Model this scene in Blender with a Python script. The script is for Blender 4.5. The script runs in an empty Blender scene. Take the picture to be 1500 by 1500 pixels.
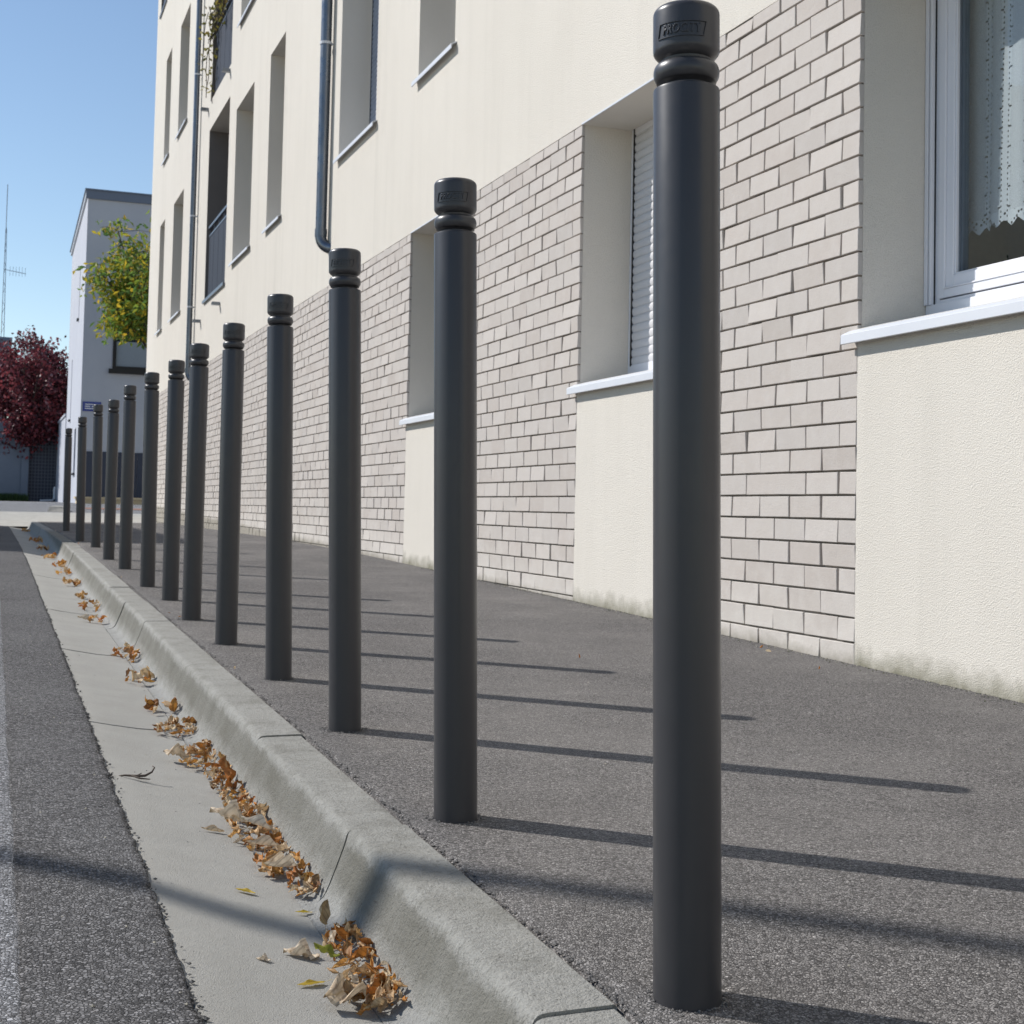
import bpy, bmesh, math, random
from mathutils import Vector, Matrix, noise
random.seed(7)
R = math.radians
S = bpy.context.scene
COL = S.collection

# ------------------------------------------------------------------ camera, sky, sun, exposure
CZ = 0.5915
cam = bpy.data.cameras.new('camera')
co = bpy.data.objects.new('camera', cam); COL.objects.link(co)
r_ = Vector((0.93398201, -0.35668489, 0.02129549)); u_ = Vector((-0.0356508, -0.03371986, 0.99879527)); f_ = Vector((0.3555371, 0.93361601, 0.04420985))
co.matrix_world = Matrix(((r_.x, u_.x, -f_.x, 0), (r_.y, u_.y, -f_.y, 0), (r_.z, u_.z, -f_.z, CZ), (0, 0, 0, 1)))
cam.sensor_width = 36; cam.sensor_height = 36; cam.lens = 36 * 1992.9 / 1500
cam.shift_y = -(750 - 659.6) / 1500
cam.clip_start = 0.05; cam.clip_end = 2000
cam.dof.use_dof = True; cam.dof.focus_distance = 2.3; cam.dof.aperture_fstop = 20
S.camera = co

SUN_EL, SUN_AZ = R(39.6), R(-49.7)          # azimuth from +Y towards +X
SD = Vector((math.sin(SUN_AZ) * math.cos(SUN_EL), math.cos(SUN_AZ) * math.cos(SUN_EL), math.sin(SUN_EL)))
w = bpy.data.worlds.new('World'); S.world = w; w.use_nodes = True
nt = w.node_tree; nt.nodes.clear()
sky = nt.nodes.new('ShaderNodeTexSky'); sky.sky_type = 'NISHITA'; sky.sun_disc = False
sky.sun_elevation = SUN_EL; sky.sun_rotation = SUN_AZ
sky.air_density = 1.0; sky.dust_density = 0.0; sky.ozone_density = 1.0; sky.altitude = 60
bg = nt.nodes.new('ShaderNodeBackground'); bg.inputs['Strength'].default_value = 0.13
wo = nt.nodes.new('ShaderNodeOutputWorld')
nt.links.new(sky.outputs[0], bg.inputs[0]); nt.links.new(bg.outputs[0], wo.inputs[0])
sl = bpy.data.lights.new('sun', 'SUN'); sl.energy = 4.85; sl.angle = R(0.53); sl.color = (1.0, 0.965, 0.925)
so = bpy.data.objects.new('sun', sl); COL.objects.link(so)
so.rotation_euler = (-SD).to_track_quat('-Z', 'Y').to_euler()
S.view_settings.view_transform = 'Standard'; S.view_settings.look = 'None'
S.view_settings.exposure = 0.0; S.view_settings.gamma = 1.0
S.cycles.max_bounces = 8; S.cycles.transparent_max_bounces = 16
S.cycles.use_denoising = True

# ------------------------------------------------------------------ node helpers
class NT:
    def __init__(s, name):
        s.m = bpy.data.materials.new(name); s.m.use_nodes = True
        s.t = s.m.node_tree; s.b = s.t.nodes['Principled BSDF']; s.out = s.t.nodes['Material Output']
        s.tc = s.t.nodes.new('ShaderNodeTexCoord')
        s.co = s.tc.outputs['Object']
    def n(s, ty, **kw):
        nd = s.t.nodes.new(ty)
        for k, v in kw.items():
            if k in nd.inputs: s.put(nd.inputs[k], v)
            else: setattr(nd, k, v)
        return nd
    def put(s, sock, v):
        if hasattr(v, 'is_output'): s.t.links.new(v, sock)
        else: sock.default_value = v
    def noise(s, scale, detail=4, rough=0.55, vec=None, dist=0.0):
        nd = s.n('ShaderNodeTexNoise', Scale=scale, Detail=detail, Roughness=rough, Distortion=dist)
        s.put(nd.inputs['Vector'], vec or s.co); return nd.outputs['Fac']
    def voro(s, scale, feature='F1', vec=None, out='Distance'):
        nd = s.n('ShaderNodeTexVoronoi', feature=feature); nd.inputs['Scale'].default_value = scale
        s.put(nd.inputs['Vector'], vec or s.co); return nd.outputs[out]
    def ramp(s, fac, stops, interp='LINEAR'):
        nd = s.n('ShaderNodeValToRGB'); s.put(nd.inputs['Fac'], fac); cr = nd.color_ramp; cr.interpolation = interp
        while len(cr.elements) > 1: cr.elements.remove(cr.elements[-1])
        for i, (p, c) in enumerate(stops):
            e = cr.elements[0] if i == 0 else cr.elements.new(p)
            e.position = p; e.color = c if len(c) == 4 else (*c, 1)
        return nd.outputs['Color']
    def mapr(s, v, a, b, c=0.0, d=1.0):
        nd = s.n('ShaderNodeMapRange'); s.put(nd.inputs['Value'], v)
        for k, q in zip(('From Min', 'From Max', 'To Min', 'To Max'), (a, b, c, d)): nd.inputs[k].default_value = q
        return nd.outputs['Result']
    def mix(s, fac, a, b, mode='MIX'):
        nd = s.n('ShaderNodeMix', data_type='RGBA', blend_type=mode)
        s.put(nd.inputs['Factor'], fac)
        for k, v in ((6, a), (7, b)):
            if isinstance(v, tuple): v = v if len(v) == 4 else (*v, 1)
            s.put(nd.inputs[k], v)
        return nd.outputs[2]
    def math(s, op, a, b=0.0):
        nd = s.n('ShaderNodeMath', operation=op); s.put(nd.inputs[0], a); s.put(nd.inputs[1], b); return nd.outputs[0]
    def sep(s, vec=None):
        nd = s.n('ShaderNodeSeparateXYZ'); s.put(nd.inputs[0], vec or s.co); return nd.outputs
    def mapping(s, scale=(1, 1, 1), rot=(0, 0, 0)):
        nd = s.n('ShaderNodeMapping'); s.put(nd.inputs['Vector'], s.co); nd.inputs['Scale'].default_value = scale; nd.inputs['Rotation'].default_value = rot
        return nd.outputs[0]
    def bump(s, h, dist=0.002, strength=1.0, normal=None):
        nd = s.n('ShaderNodeBump'); s.put(nd.inputs['Height'], h); nd.inputs['Distance'].default_value = dist; nd.inputs['Strength'].default_value = strength
        if normal is not None: s.put(nd.inputs['Normal'], normal)
        return nd.outputs[0]
    def set(s, **kw):
        names = dict(color='Base Color', rough='Roughness', metal='Metallic', normal='Normal', spec='Specular IOR Level', coat='Coat Weight', trans='Transmission Weight', alpha='Alpha', sheen='Sheen Weight')
        for k, v in kw.items():
            if k == 'color' and isinstance(v, tuple): v = v if len(v) == 4 else (*v, 1)
            s.put(s.b.inputs[names[k]], v)
        return s.m

def plain(name, color, rough=0.6, metal=0.0, var=0.12, scale=30, spec=0.5):
    k = NT(name); f = k.noise(scale)
    lo = tuple(c * (1 - var) for c in color); hi = tuple(min(1, c * (1 + var)) for c in color)
    return k.set(color=k.mix(f, lo, hi), rough=rough, metal=metal, spec=spec)

# ------------------------------------------------------------------ materials
def mat_render(name, c1, c2, stain=True, grain=230, bd=0.0022):
    k = NT(name)
    big = k.noise(0.55, 5, 0.6); mid = k.noise(4, 4)
    streak = k.noise(1.0, 4, 0.6, k.mapping((1, 7, 0.5)))
    col = k.mix(k.mapr(big, 0.3, 0.7), c1, c2)
    col = k.mix(k.mapr(streak, 0.45, 0.75, 0, 0.22), col, tuple(c * 0.86 for c in c1))
    col = k.mix(k.mapr(mid, 0.4, 0.7, 0, 0.12), col, tuple(c * 1.04 for c in c2))
    g = k.math('ADD', k.math('MULTIPLY', k.voro(grain * 1.15), 0.55), k.math('MULTIPLY', k.noise(grain * 1.6, 2, 0.6), 0.4))
    pits = k.voro(170)
    col = k.mix(k.mapr(g, 0.28, 0.40, 0.22, 0.0), col, tuple(c * 0.62 for c in c1))
    if stain:
        dr = k.math('MULTIPLY', k.mapr(k.noise(1.0, 5, 0.7, k.mapping((1, 2.6, 0.14))), 0.56, 0.72), 0.16)
        col = k.mix(dr, col, (0.36, 0.34, 0.29))
        xyz = k.sep()
        h = k.math('SUBTRACT', xyz[2], k.math('MULTIPLY', xyz[1], 0.0201))
        edge = k.math('ADD', h, k.math('MULTIPLY', k.noise(9, 6, 0.7), -0.16))
        f = k.mapr(edge, -0.085, 0.01, 1, 0)
        col = k.mix(k.math('MULTIPLY', f, 0.85), col, k.mix(k.noise(30, 4), (0.085, 0.085, 0.04), (0.26, 0.24, 0.17)))
    hh = k.math('ADD', g, k.math('MULTIPLY', pits, 0.5))
    return k.set(color=col, rough=0.95, spec=0.2, normal=k.bump(hh, bd, 1.0))
M = {}
M['render'] = mat_render('cream_render', (0.657, 0.612, 0.540), (0.702, 0.657, 0.583))
M['render_grey'] = mat_render('pale_render', (0.48, 0.495, 0.545), (0.53, 0.545, 0.59), stain=False, grain=60)
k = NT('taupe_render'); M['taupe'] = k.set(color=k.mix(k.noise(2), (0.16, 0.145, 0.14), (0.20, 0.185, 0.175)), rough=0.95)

k = NT('grey_beige_brick')
geo = k.n('ShaderNodeNewGeometry'); rnd = geo.outputs['Random Per Island']
col = k.ramp(rnd, [(0, (0.475, 0.425, 0.382)), (0.35, (0.508, 0.46, 0.416)), (0.7, (0.53, 0.484, 0.44)), (1, (0.485, 0.443, 0.405))])
col = k.mix(k.mapr(k.noise(14, 5, 0.6), 0.45, 0.8, 0, 0.35), col, (0.60, 0.565, 0.53))
col = k.mix(k.mapr(k.noise(420, 2), 0.25, 0.42, 0.5, 0), col, (0.33, 0.30, 0.28))
xyz = k.sep(); h = k.math('SUBTRACT', xyz[2], k.math('MULTIPLY', xyz[1], 0.0201))
f = k.mapr(k.math('ADD', h, k.math('MULTIPLY', k.noise(7, 6, 0.7), -0.5)), -0.25, 0.05, 1, 0)
col = k.mix(k.math('MULTIPLY', f, 0.5), col, (0.66, 0.62, 0.56))
f = k.mapr(k.math('ADD', h, k.math('MULTIPLY', k.noise(12, 6, 0.7), -0.1)), -0.05, 0.0, 1, 0)
col = k.mix(k.math('MULTIPLY', f, 0.6), col, (0.16, 0.14, 0.09))
M['brick'] = k.set(color=col, rough=0.85, spec=0.3, normal=k.bump(k.math('ADD', k.noise(160, 4), k.noise(25, 3)), 0.0012))
k = NT('mortar')
M['mortar'] = k.set(color=k.mix(k.noise(90, 4), (0.20, 0.18, 0.16), (0.36, 0.33, 0.295)), rough=0.95, normal=k.bump(k.noise(200, 3), 0.003))

def mat_asphalt(name, dark, lite, tint, stone=185, patch=0.35, bd=0.004):
    k = NT(name)
    wob = k.n('ShaderNodeVectorMath', operation='ADD'); k.put(wob.inputs[0], k.co)
    nn = k.n('ShaderNodeTexNoise'); k.put(nn.inputs['Vector'], k.co); nn.inputs['Scale'].default_value = 140
    sc = k.n('ShaderNodeVectorMath', operation='SCALE'); k.put(sc.inputs[0], nn.outputs['Color']); sc.inputs['Scale'].default_value = 0.005
    k.put(wob.inputs[1], sc.outputs[0]); v = wob.outputs[0]
    cc = k.voro(stone, 'F1', v, 'Color'); e = k.voro(stone, 'DISTANCE_TO_EDGE', v)
    sp = k.n('ShaderNodeSeparateColor'); k.put(sp.inputs[0], cc)
    base = k.ramp(sp.outputs[0], [(0, tuple(c * 0.6 for c in dark)), (0.35, dark), (0.8, lite), (0.985, tuple(c * 1.15 for c in lite)), (1.0, tuple(min(1, c * 1.6) for c in lite))])
    void = k.math('MAXIMUM', k.mapr(e, 0.02, 0.16, 0.85, 0), k.mapr(sp.outputs[1], 0.86, 0.9, 0, 0.8))       # binder between the stones, stones torn out
    base = k.mix(void, base, tuple(c * 0.16 for c in dark))
    big = k.noise(1.1, 6, 0.62); big2 = k.noise(5, 6, 0.65)
    base = k.mix(k.mapr(big, 0.42, 0.66, 0, patch), base, k.mix(0.5, base, tint))
    base = k.mix(k.mapr(big2, 0.36, 0.58, patch * 0.7, 0), base, k.mix(0.55, base, tuple(c * 0.45 for c in dark)))
    hgt = k.math('ADD', k.math('MINIMUM', e, 0.22), k.math('MULTIPLY', sp.outputs[1], -0.16)); hgt = k.math('ADD', hgt, k.math('MULTIPLY', k.noise(70, 3), 0.3))
    return k.set(color=base, rough=0.92, spec=0.2, normal=k.bump(hgt, bd))
M['pave'] = mat_asphalt('pavement_asphalt', (0.225, 0.211, 0.20), (0.33, 0.31, 0.293), (0.365, 0.34, 0.31), 250, 0.55, 0.0055)
M['road'] = mat_asphalt('road_asphalt', (0.165, 0.159, 0.157), (0.26, 0.252, 0.25), (0.30, 0.295, 0.29), 175, 0.35, 0.009)
M['road_old'] = mat_asphalt('old_road_asphalt', (0.33, 0.332, 0.345), (0.52, 0.523, 0.54), (0.48, 0.48, 0.49), 170, 0.3, 0.006)
M['road_far'] = mat_asphalt('side_road_asphalt', (0.25, 0.25, 0.26), (0.38, 0.38, 0.39), (0.38, 0.38, 0.38), 60, 0.3, 0.004)

def mat_concrete(name, c1, c2, dirt, pore=240, dirt_amt=0.45, kerb=False):
    k = NT(name)
    col = k.mix(k.mapr(k.noise(3.5, 6, 0.65), 0.3, 0.7), c1, c2)
    f = k.mapr(k.noise(8, 6, 0.68), 0.48, 0.72, 0, dirt_amt)
    if kerb:                                   # splash dirt on the face, cleaner foot, worn pale arris
        xyz = k.sep(); h = k.math('SUBTRACT', xyz[2], k.math('MULTIPLY', xyz[1], 0.0201))
        hn = k.math('ADD', h, k.math('MULTIPLY', k.math('SUBTRACT', k.noise(13, 6, 0.7), 0.5), 0.075))
        face = k.math('MULTIPLY', k.mapr(hn, -0.105, -0.065, 0, 1), k.mapr(hn, -0.022, -0.006, 1, 0))
        f = k.math('MAXIMUM', f, k.math('MULTIPLY', face, k.mapr(k.noise(6, 5, 0.65), 0.3, 0.65, 0.55, 1.0)))
        foot = k.mapr(h, -0.122, -0.095, 1, 0)
    col = k.mix(f, col, dirt)
    if kerb:
        col = k.mix(k.math('MULTIPLY', foot, 0.5), col, (0.36, 0.36, 0.35))
        ar = k.math('MULTIPLY', k.mapr(h, -0.03, -0.012, 0, 1), k.mapr(h, -0.009, -0.002, 1, 0))
        col = k.mix(k.math('MULTIPLY', ar, k.mapr(k.noise(10, 5, 0.6), 0.4, 0.6, 0.0, 0.2)), col, (0.42, 0.41, 0.385))
        col = k.mix(k.mapr(k.noise(30, 6, 0.75, k.mapping((0.5, 3.0, 1.0))), 0.56, 0.70, 0, 0.5), col, tuple(c * 0.8 for c in dirt))
    p = k.noise(pore, 3, 0.7); col = k.mix(k.mapr(p, 0.28, 0.42, 0.6, 0), col, tuple(c * 0.45 for c in dirt))
    col = k.mix(k.mapr(k.noise(110, 4, 0.75), 0.54, 0.68, 0, 0.55 if kerb else 0.2), col, tuple(c * 0.7 for c in dirt))
    v = k.voro(55); holes = k.mapr(v, 0.0, 0.10, 1, 0)
    col = k.mix(k.math('MULTIPLY', holes, k.mapr(k.noise(20, 2), 0.5, 0.6)), col, tuple(c * 0.4 for c in dirt))
    hgt = k.math('ADD', p, k.math('MULTIPLY', k.noise(70, 6, 0.7), 1.6 if kerb else 0.6)); hgt = k.math('SUBTRACT', hgt, k.math('MULTIPLY', holes, 0.8))
    return k.set(color=col, rough=0.9, spec=0.3, normal=k.bump(hgt, 0.0038 if kerb else 0.0025))
M['kerb'] = mat_concrete('kerb_concrete', (0.305, 0.297, 0.268), (0.365, 0.355, 0.323), (0.165, 0.157, 0.13), 260, 0.6, True)
M['gutter'] = mat_concrete('gutter_concrete', (0.34, 0.33, 0.30), (0.39, 0.378, 0.345), (0.28, 0.268, 0.235), 420, 0.30)
M['apron'] = mat_concrete('apron_concrete', (0.38, 0.365, 0.33), (0.47, 0.455, 0.41), (0.26, 0.245, 0.21), 90, 0.6)

k = NT('charcoal_powder_coat')
g = k.noise(900, 2, 0.6)
M['bollard'] = k.set(color=k.mix(k.noise(4, 4), (0.038, 0.037, 0.040), (0.046, 0.045, 0.048)), rough=k.mapr(k.noise(40, 4), 0.3, 0.7, 0.31, 0.37), spec=0.5)
k = NT('galvanised_zinc')
M['zinc'] = k.set(color=k.mix(k.noise(9, 5, 0.7, k.mapping((1, 1, 0.25))), (0.10, 0.115, 0.14), (0.27, 0.29, 0.32)), rough=k.mapr(k.noise(12, 4), 0.3, 0.7, 0.22, 0.42), metal=0.9)
k = NT('silver_aluminium')
M['sill'] = k.set(color=k.mix(k.noise(5, 4), (0.60, 0.62, 0.66), (0.70, 0.715, 0.745)), rough=0.42, spec=0.5)
k = NT('white_pvc')
M['pvc'] = k.set(color=k.mix(k.noise(3, 4), (0.72, 0.72, 0.75), (0.80, 0.80, 0.82)), rough=0.32)
k = NT('shutter_slat')
M['slat'] = k.set(color=k.mix(k.noise(6, 4, 0.6, k.mapping((1, 1, 6))), (0.58, 0.57, 0.575), (0.68, 0.67, 0.67)), rough=0.45)
k = NT('blue_grey_slat'); M['slat_blue'] = k.set(color=k.mix(k.noise(6), (0.24, 0.28, 0.36), (0.30, 0.34, 0.42)), rough=0.4)
M['rail'] = plain('navy_railing_paint', (0.022, 0.028, 0.045), 0.65, spec=0.2)
M['rail_lit'] = plain('sunlit_railing_metal', (0.10, 0.115, 0.145), 0.35)  # railing tone brightened, sunlight on the rails put into the colour
M['dark'] = plain('black_gasket', (0.012, 0.012, 0.014), 0.5)
M['bead'] = plain('grey_glazing_bead', (0.13, 0.155, 0.18), 0.35)
M['room'] = plain('beige_room_paint', (0.80, 0.76, 0.68), 0.9)
k = NT('dark_window_glass'); M['glass_dark'] = k.set(color=(0.03, 0.04, 0.055), rough=0.06, spec=0.8)
k = NT('window_glass')
fr = k.n('ShaderNodeFresnel', IOR=1.5); tr = k.n('ShaderNodeBsdfTransparent'); tr.inputs[0].default_value = (0.93, 0.955, 0.96, 1)
gl = k.n('ShaderNodeBsdfGlossy', Roughness=0.02); mx = k.n('ShaderNodeMixShader')
k.put(mx.inputs[0], k.math('MULTIPLY', fr.outputs[0], k.math('SUBTRACT', 1.15, k.math('MULTIPLY', k.n('ShaderNodeNewGeometry').outputs['Backfacing'], 1.15)))); k.put(mx.inputs[1], tr.outputs[0]); k.put(mx.inputs[2], gl.outputs[0]); k.put(k.out.inputs[0], mx.outputs[0])
M['glass'] = k.m
M['slate'] = plain('slate_cladding', (0.035, 0.045, 0.075), 0.6)
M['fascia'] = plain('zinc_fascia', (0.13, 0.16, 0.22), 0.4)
M['fascia_lit'] = plain('sunlit_fascia', (0.62, 0.63, 0.66), 0.4)  # paler fascia copy, sunlight on the side edge painted into the colour
M['sandy'] = plain('sandy_coping', (0.62, 0.5, 0.32), 0.9, scale=8)
M['redbrick'] = plain('red_brick_paving', (0.26, 0.13, 0.09), 0.9, scale=20)
M['bluesign'] = plain('blue_enamel', (0.022, 0.05, 0.28), 0.35)
M['white'] = plain('white_paint', (0.8, 0.8, 0.8), 0.5)
M['bark'] = plain('tree_bark', (0.085, 0.065, 0.05), 0.95, var=0.4, scale=20)
M['mast'] = plain('mast_steel', (0.22, 0.26, 0.32), 0.5)
M['ground'] = plain('pale_bounce_ground', (0.43, 0.385, 0.30), 0.95, scale=3)  # unseen ground made pale to bounce warm light into recesses and shadows
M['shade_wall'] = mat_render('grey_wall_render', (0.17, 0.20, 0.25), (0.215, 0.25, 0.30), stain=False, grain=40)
M['lattice'] = plain('dark_lattice', (0.05, 0.06, 0.085), 0.6)
M['lattice_bar'] = plain('lattice_bar', (0.14, 0.155, 0.19), 0.6)

def mat_leaf(name, stops, rand='island', transl=0.35, rough=0.6, veins=False):
    k = NT(name)
    if rand == 'island': r = k.n('ShaderNodeNewGeometry').outputs['Random Per Island']
    else: r = k.n('ShaderNodeObjectInfo').outputs['Random']
    col = k.ramp(r, stops)
    if veins:
        xyz = k.sep()
        wv = k.n('ShaderNodeTexWave', wave_type='BANDS', bands_direction='DIAGONAL'); k.put(wv.inputs['Vector'], k.co); wv.inputs['Scale'].default_value = 3.2; wv.inputs['Distortion'].default_value = 2
        col = k.mix(k.mapr(wv.outputs['Fac'], 0.0, 0.35, 0.35, 0), col, (0.10, 0.045, 0.012))
        col = k.mix(k.mapr(k.noise(4, 5), 0.45, 0.75, 0, 0.6), col, (0.13, 0.055, 0.015))
        col = k.mix(k.mapr(k.math('ABSOLUTE', xyz[0]), 0.0, 0.035, 0.6, 0), col, (0.5, 0.34, 0.16))
    k.set(color=col, rough=rough, spec=0.3)
    tl = k.n('ShaderNodeBsdfTranslucent'); k.put(tl.inputs[0], col)
    mx = k.n('ShaderNodeMixShader'); mx.inputs[0].default_value = transl
    k.put(mx.inputs[1], k.b.outputs[0]); k.put(mx.inputs[2], tl.outputs[0]); k.put(k.out.inputs[0], mx.outputs[0])
    return k.m
DRY = [(0, (0.55, 0.22, 0.04)), (0.14, (0.38, 0.13, 0.03)), (0.26, (0.66, 0.32, 0.07)), (0.38, (0.22, 0.09, 0.032)), (0.5, (0.62, 0.45, 0.25)), (0.64, (0.76, 0.61, 0.41)), (0.76, (0.48, 0.28, 0.12)), (0.88, (0.70, 0.37, 0.09)), (1, (0.78, 0.68, 0.52))]
M['dry'] = mat_leaf('dry_leaf', DRY, 'object', 0.22, 0.6, True)
M['dry_stuff'] = mat_leaf('dry_leaf_litter', DRY, 'island', 0.22, 0.6)
M['pale_leaf'] = mat_leaf('bleached_leaf', [(0, (0.72, 0.60, 0.44)), (0.5, (0.78, 0.68, 0.54)), (1, (0.60, 0.47, 0.32))], 'object', 0.15, 0.7, True)
M['yellow_leaf'] = mat_leaf('yellow_leaf', [(0, (0.50, 0.38, 0.05)), (1, (0.62, 0.42, 0.08))], 'object', 0.3, 0.5)
M['green_leaf'] = mat_leaf('green_yellow_leaf', [(0, (0.22, 0.24, 0.03)), (1, (0.3, 0.28, 0.04))], 'object', 0.3, 0.5)
M['fol_yellow'] = mat_leaf('yellowing_foliage', [(0, (0.08, 0.16, 0.045)), (0.25, (0.15, 0.25, 0.055)), (0.55, (0.25, 0.33, 0.05)), (0.78, (0.40, 0.36, 0.04)), (0.93, (0.62, 0.42, 0.04)), (1, (0.18, 0.25, 0.05))], 'island', 0.5)
M['fol_plum'] = mat_leaf('plum_foliage', [(0, (0.06, 0.024, 0.032)), (0.4, (0.13, 0.035, 0.045)), (0.7, (0.25, 0.055, 0.065)), (0.88, (0.38, 0.08, 0.085)), (1, (0.32, 0.2, 0.22))], 'island', 0.35, 0.45)
M['fol_vine'] = mat_leaf('vine_foliage', [(0, (0.08, 0.09, 0.02)), (0.5, (0.22, 0.2, 0.05)), (0.8, (0.4, 0.34, 0.06)), (1, (0.25, 0.16, 0.08))], 'island', 0.35)
M['grass'] = mat_leaf('grass_blades', [(0, (0.02, 0.05, 0.015)), (1, (0.05, 0.09, 0.025))], 'island', 0.3)

# curtain: woven cloth with eyelet rows cut as real openings of the weave
k = NT('lace_curtain')
xyz = k.sep()
wv = k.noise(700, 2)
df = k.n('ShaderNodeBsdfDiffuse'); k.put(df.inputs[0], k.mix(wv, (0.80, 0.82, 0.84), (0.90, 0.91, 0.92)))
tlc = k.n('ShaderNodeBsdfTranslucent'); tlc.inputs[0].default_value = (0.88, 0.89, 0.90, 1)
m1 = k.n('ShaderNodeMixShader'); m1.inputs[0].default_value = 0.4; k.put(m1.inputs[1], df.outputs[0]); k.put(m1.inputs[2], tlc.outputs[0])
tr = k.n('ShaderNodeBsdfTransparent')
fy = k.math('MULTIPLY', k.math('PINGPONG', k.math('ADD', xyz[1], 0.013), 0.055), 1.0)      # rows repeat along the cloth width
band = k.math('LESS_THAN', fy, 0.020)
row = k.math('ABSOLUTE', k.math('SUBTRACT', fy, 0.012))
zz = k.math('PINGPONG', xyz[2], 0.009); big = k.math('PINGPONG', xyz[2], 0.034)
hole1 = k.math('MULTIPLY', k.math('LESS_THAN', row, 0.0022), k.math('LESS_THAN', zz, 0.0035))
d2 = k.math('ADD', k.math('POWER', k.math('DIVIDE', k.math('SUBTRACT', fy, 0.019), 0.0065), 2.0), k.math('POWER', k.math('DIVIDE', big, 0.0035), 2.0))
hole2 = k.math('LESS_THAN', d2, 1.0)
hem = k.math('LESS_THAN', xyz[2], 0.055)
vh = k.voro(62, 'F1'); hole3 = k.math('MULTIPLY', hem, k.math('LESS_THAN', vh, 0.30))
hole = k.math('MAXIMUM', k.math('MAXIMUM', hole1, hole2), hole3)
sheer = k.mapr(k.noise(420, 1), 0.35, 0.65, 0.10, 0.34)
thin = k.math('MULTIPLY', k.math('SUBTRACT', 1.0, k.math('MAXIMUM', band, hem)), sheer)
alpha = k.math('MAXIMUM', k.math('MULTIPLY', hole, 0.9), k.math('MAXIMUM', thin, 0.08))
m2 = k.n('ShaderNodeMixShader'); k.put(m2.inputs[0], alpha); k.put(m2.inputs[1], m1.outputs[0]); k.put(m2.inputs[2], tr.outputs[0]); k.put(k.out.inputs[0], m2.outputs[0])
M['curtain'] = k.m

# ------------------------------------------------------------------ mesh helpers
class MB:
    def __init__(s): s.v = []; s.f = []; s.mi = []; s.cur = 0
    def quad(s, *p):
        n = len(s.v); s.v += [tuple(q) for q in p]; s.f.append(tuple(range(n, n + len(p)))); s.mi.append(s.cur)
    def box(s, a, b, mtx=None):
        x0, y0, z0 = a; x1, y1, z1 = b
        P = [(x0, y0, z0), (x1, y0, z0), (x1, y1, z0), (x0, y1, z0), (x0, y0, z1), (x1, y0, z1), (x1, y1, z1), (x0, y1, z1)]
        if mtx: P = [tuple(mtx @ Vector(p)) for p in P]
        n = len(s.v); s.v += P
        for f in ((0, 3, 2, 1), (4, 5, 6, 7), (0, 1, 5, 4), (1, 2, 6, 5), (2, 3, 7, 6), (3, 0, 4, 7)):
            s.f.append(tuple(n + i for i in f)); s.mi.append(s.cur)
    def tube(s, pts, rad, seg=12, cap=True):
        pts = [Vector(p) for p in pts]; n0 = len(s.v)
        rs = rad if isinstance(rad, (list, tuple)) else [rad] * len(pts)
        prev = None
        for i, p in enumerate(pts):
            d = (pts[min(i + 1, len(pts) - 1)] - pts[max(i - 1, 0)]).normalized()
            a = Vector((1, 0, 0)) if abs(d.x) < 0.9 else Vector((0, 1, 0))
            if prev is not None: a = prev
            e1 = (a - d * a.dot(d)).normalized(); e2 = d.cross(e1); prev = e1
            for j in range(seg):
                t = 2 * math.pi * j / seg; s.v.append(tuple(p + (e1 * math.cos(t) + e2 * math.sin(t)) * rs[i]))
        for i in range(len(pts) - 1):
            for j in range(seg):
                a = n0 + i * seg + j; b = n0 + i * seg + (j + 1) % seg
                s.f.append((a, b, b + seg, a + seg)); s.mi.append(s.cur)
        if cap:
            s.f.append(tuple(n0 + j for j in reversed(range(seg)))); s.mi.append(s.cur)
            s.f.append(tuple(n0 + (len(pts) - 1) * seg + j for j in range(seg))); s.mi.append(s.cur)
    def lathe(s, prof, seg=64):
        n0 = len(s.v)
        for r, z in prof:
            for j in range(seg):
                t = 2 * math.pi * j / seg; s.v.append((r * math.cos(t), r * math.sin(t), z))
        for i in range(len(prof) - 1):
            for j in range(seg):
                a = n0 + i * seg + j; b = n0 + i * seg + (j + 1) % seg
                s.f.append((a, b, b + seg, a + seg)); s.mi.append(s.cur)
        s.f.append(tuple(n0 + (len(prof) - 1) * seg + j for j in range(seg))); s.mi.append(s.cur)
        s.f.append(tuple(n0 + j for j in reversed(range(seg)))); s.mi.append(s.cur)
    def mesh(s, name, mats, smooth=False):
        me = bpy.data.meshes.new(name); me.from_pydata(s.v, [], s.f)
        for m in (mats if isinstance(mats, (list, tuple)) else [mats]): me.materials.append(m)
        if max(s.mi, default=0) > 0: me.polygons.foreach_set('material_index', s.mi)
        if smooth:
            me.polygons.foreach_set('use_smooth', [True] * len(me.polygons))
            if smooth == 'auto': me.set_sharp_from_angle(angle=R(35))
        me.update(); return me
    def build(s, name, mats, parent=None, smooth=False, loc=None):
        o = bpy.data.objects.new(name, s.mesh(name, mats, smooth)); COL.objects.link(o)
        if parent: o.parent = parent
        if loc: o.location = loc
        return o
def tag(o, label=None, cat=None, group=None, kind=None):
    if label: o['label'] = label
    if cat: o['category'] = cat
    if group: o['group'] = group
    if kind: o['kind'] = kind
    return o
def empty(name, loc=(0, 0, 0), label=None, cat=None, group=None):
    o = bpy.data.objects.new(name, None); COL.objects.link(o); o.location = loc; o.empty_display_size = 0.1
    return tag(o, label, cat, group)
def child(o, parent): o.parent = parent; return o

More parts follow.
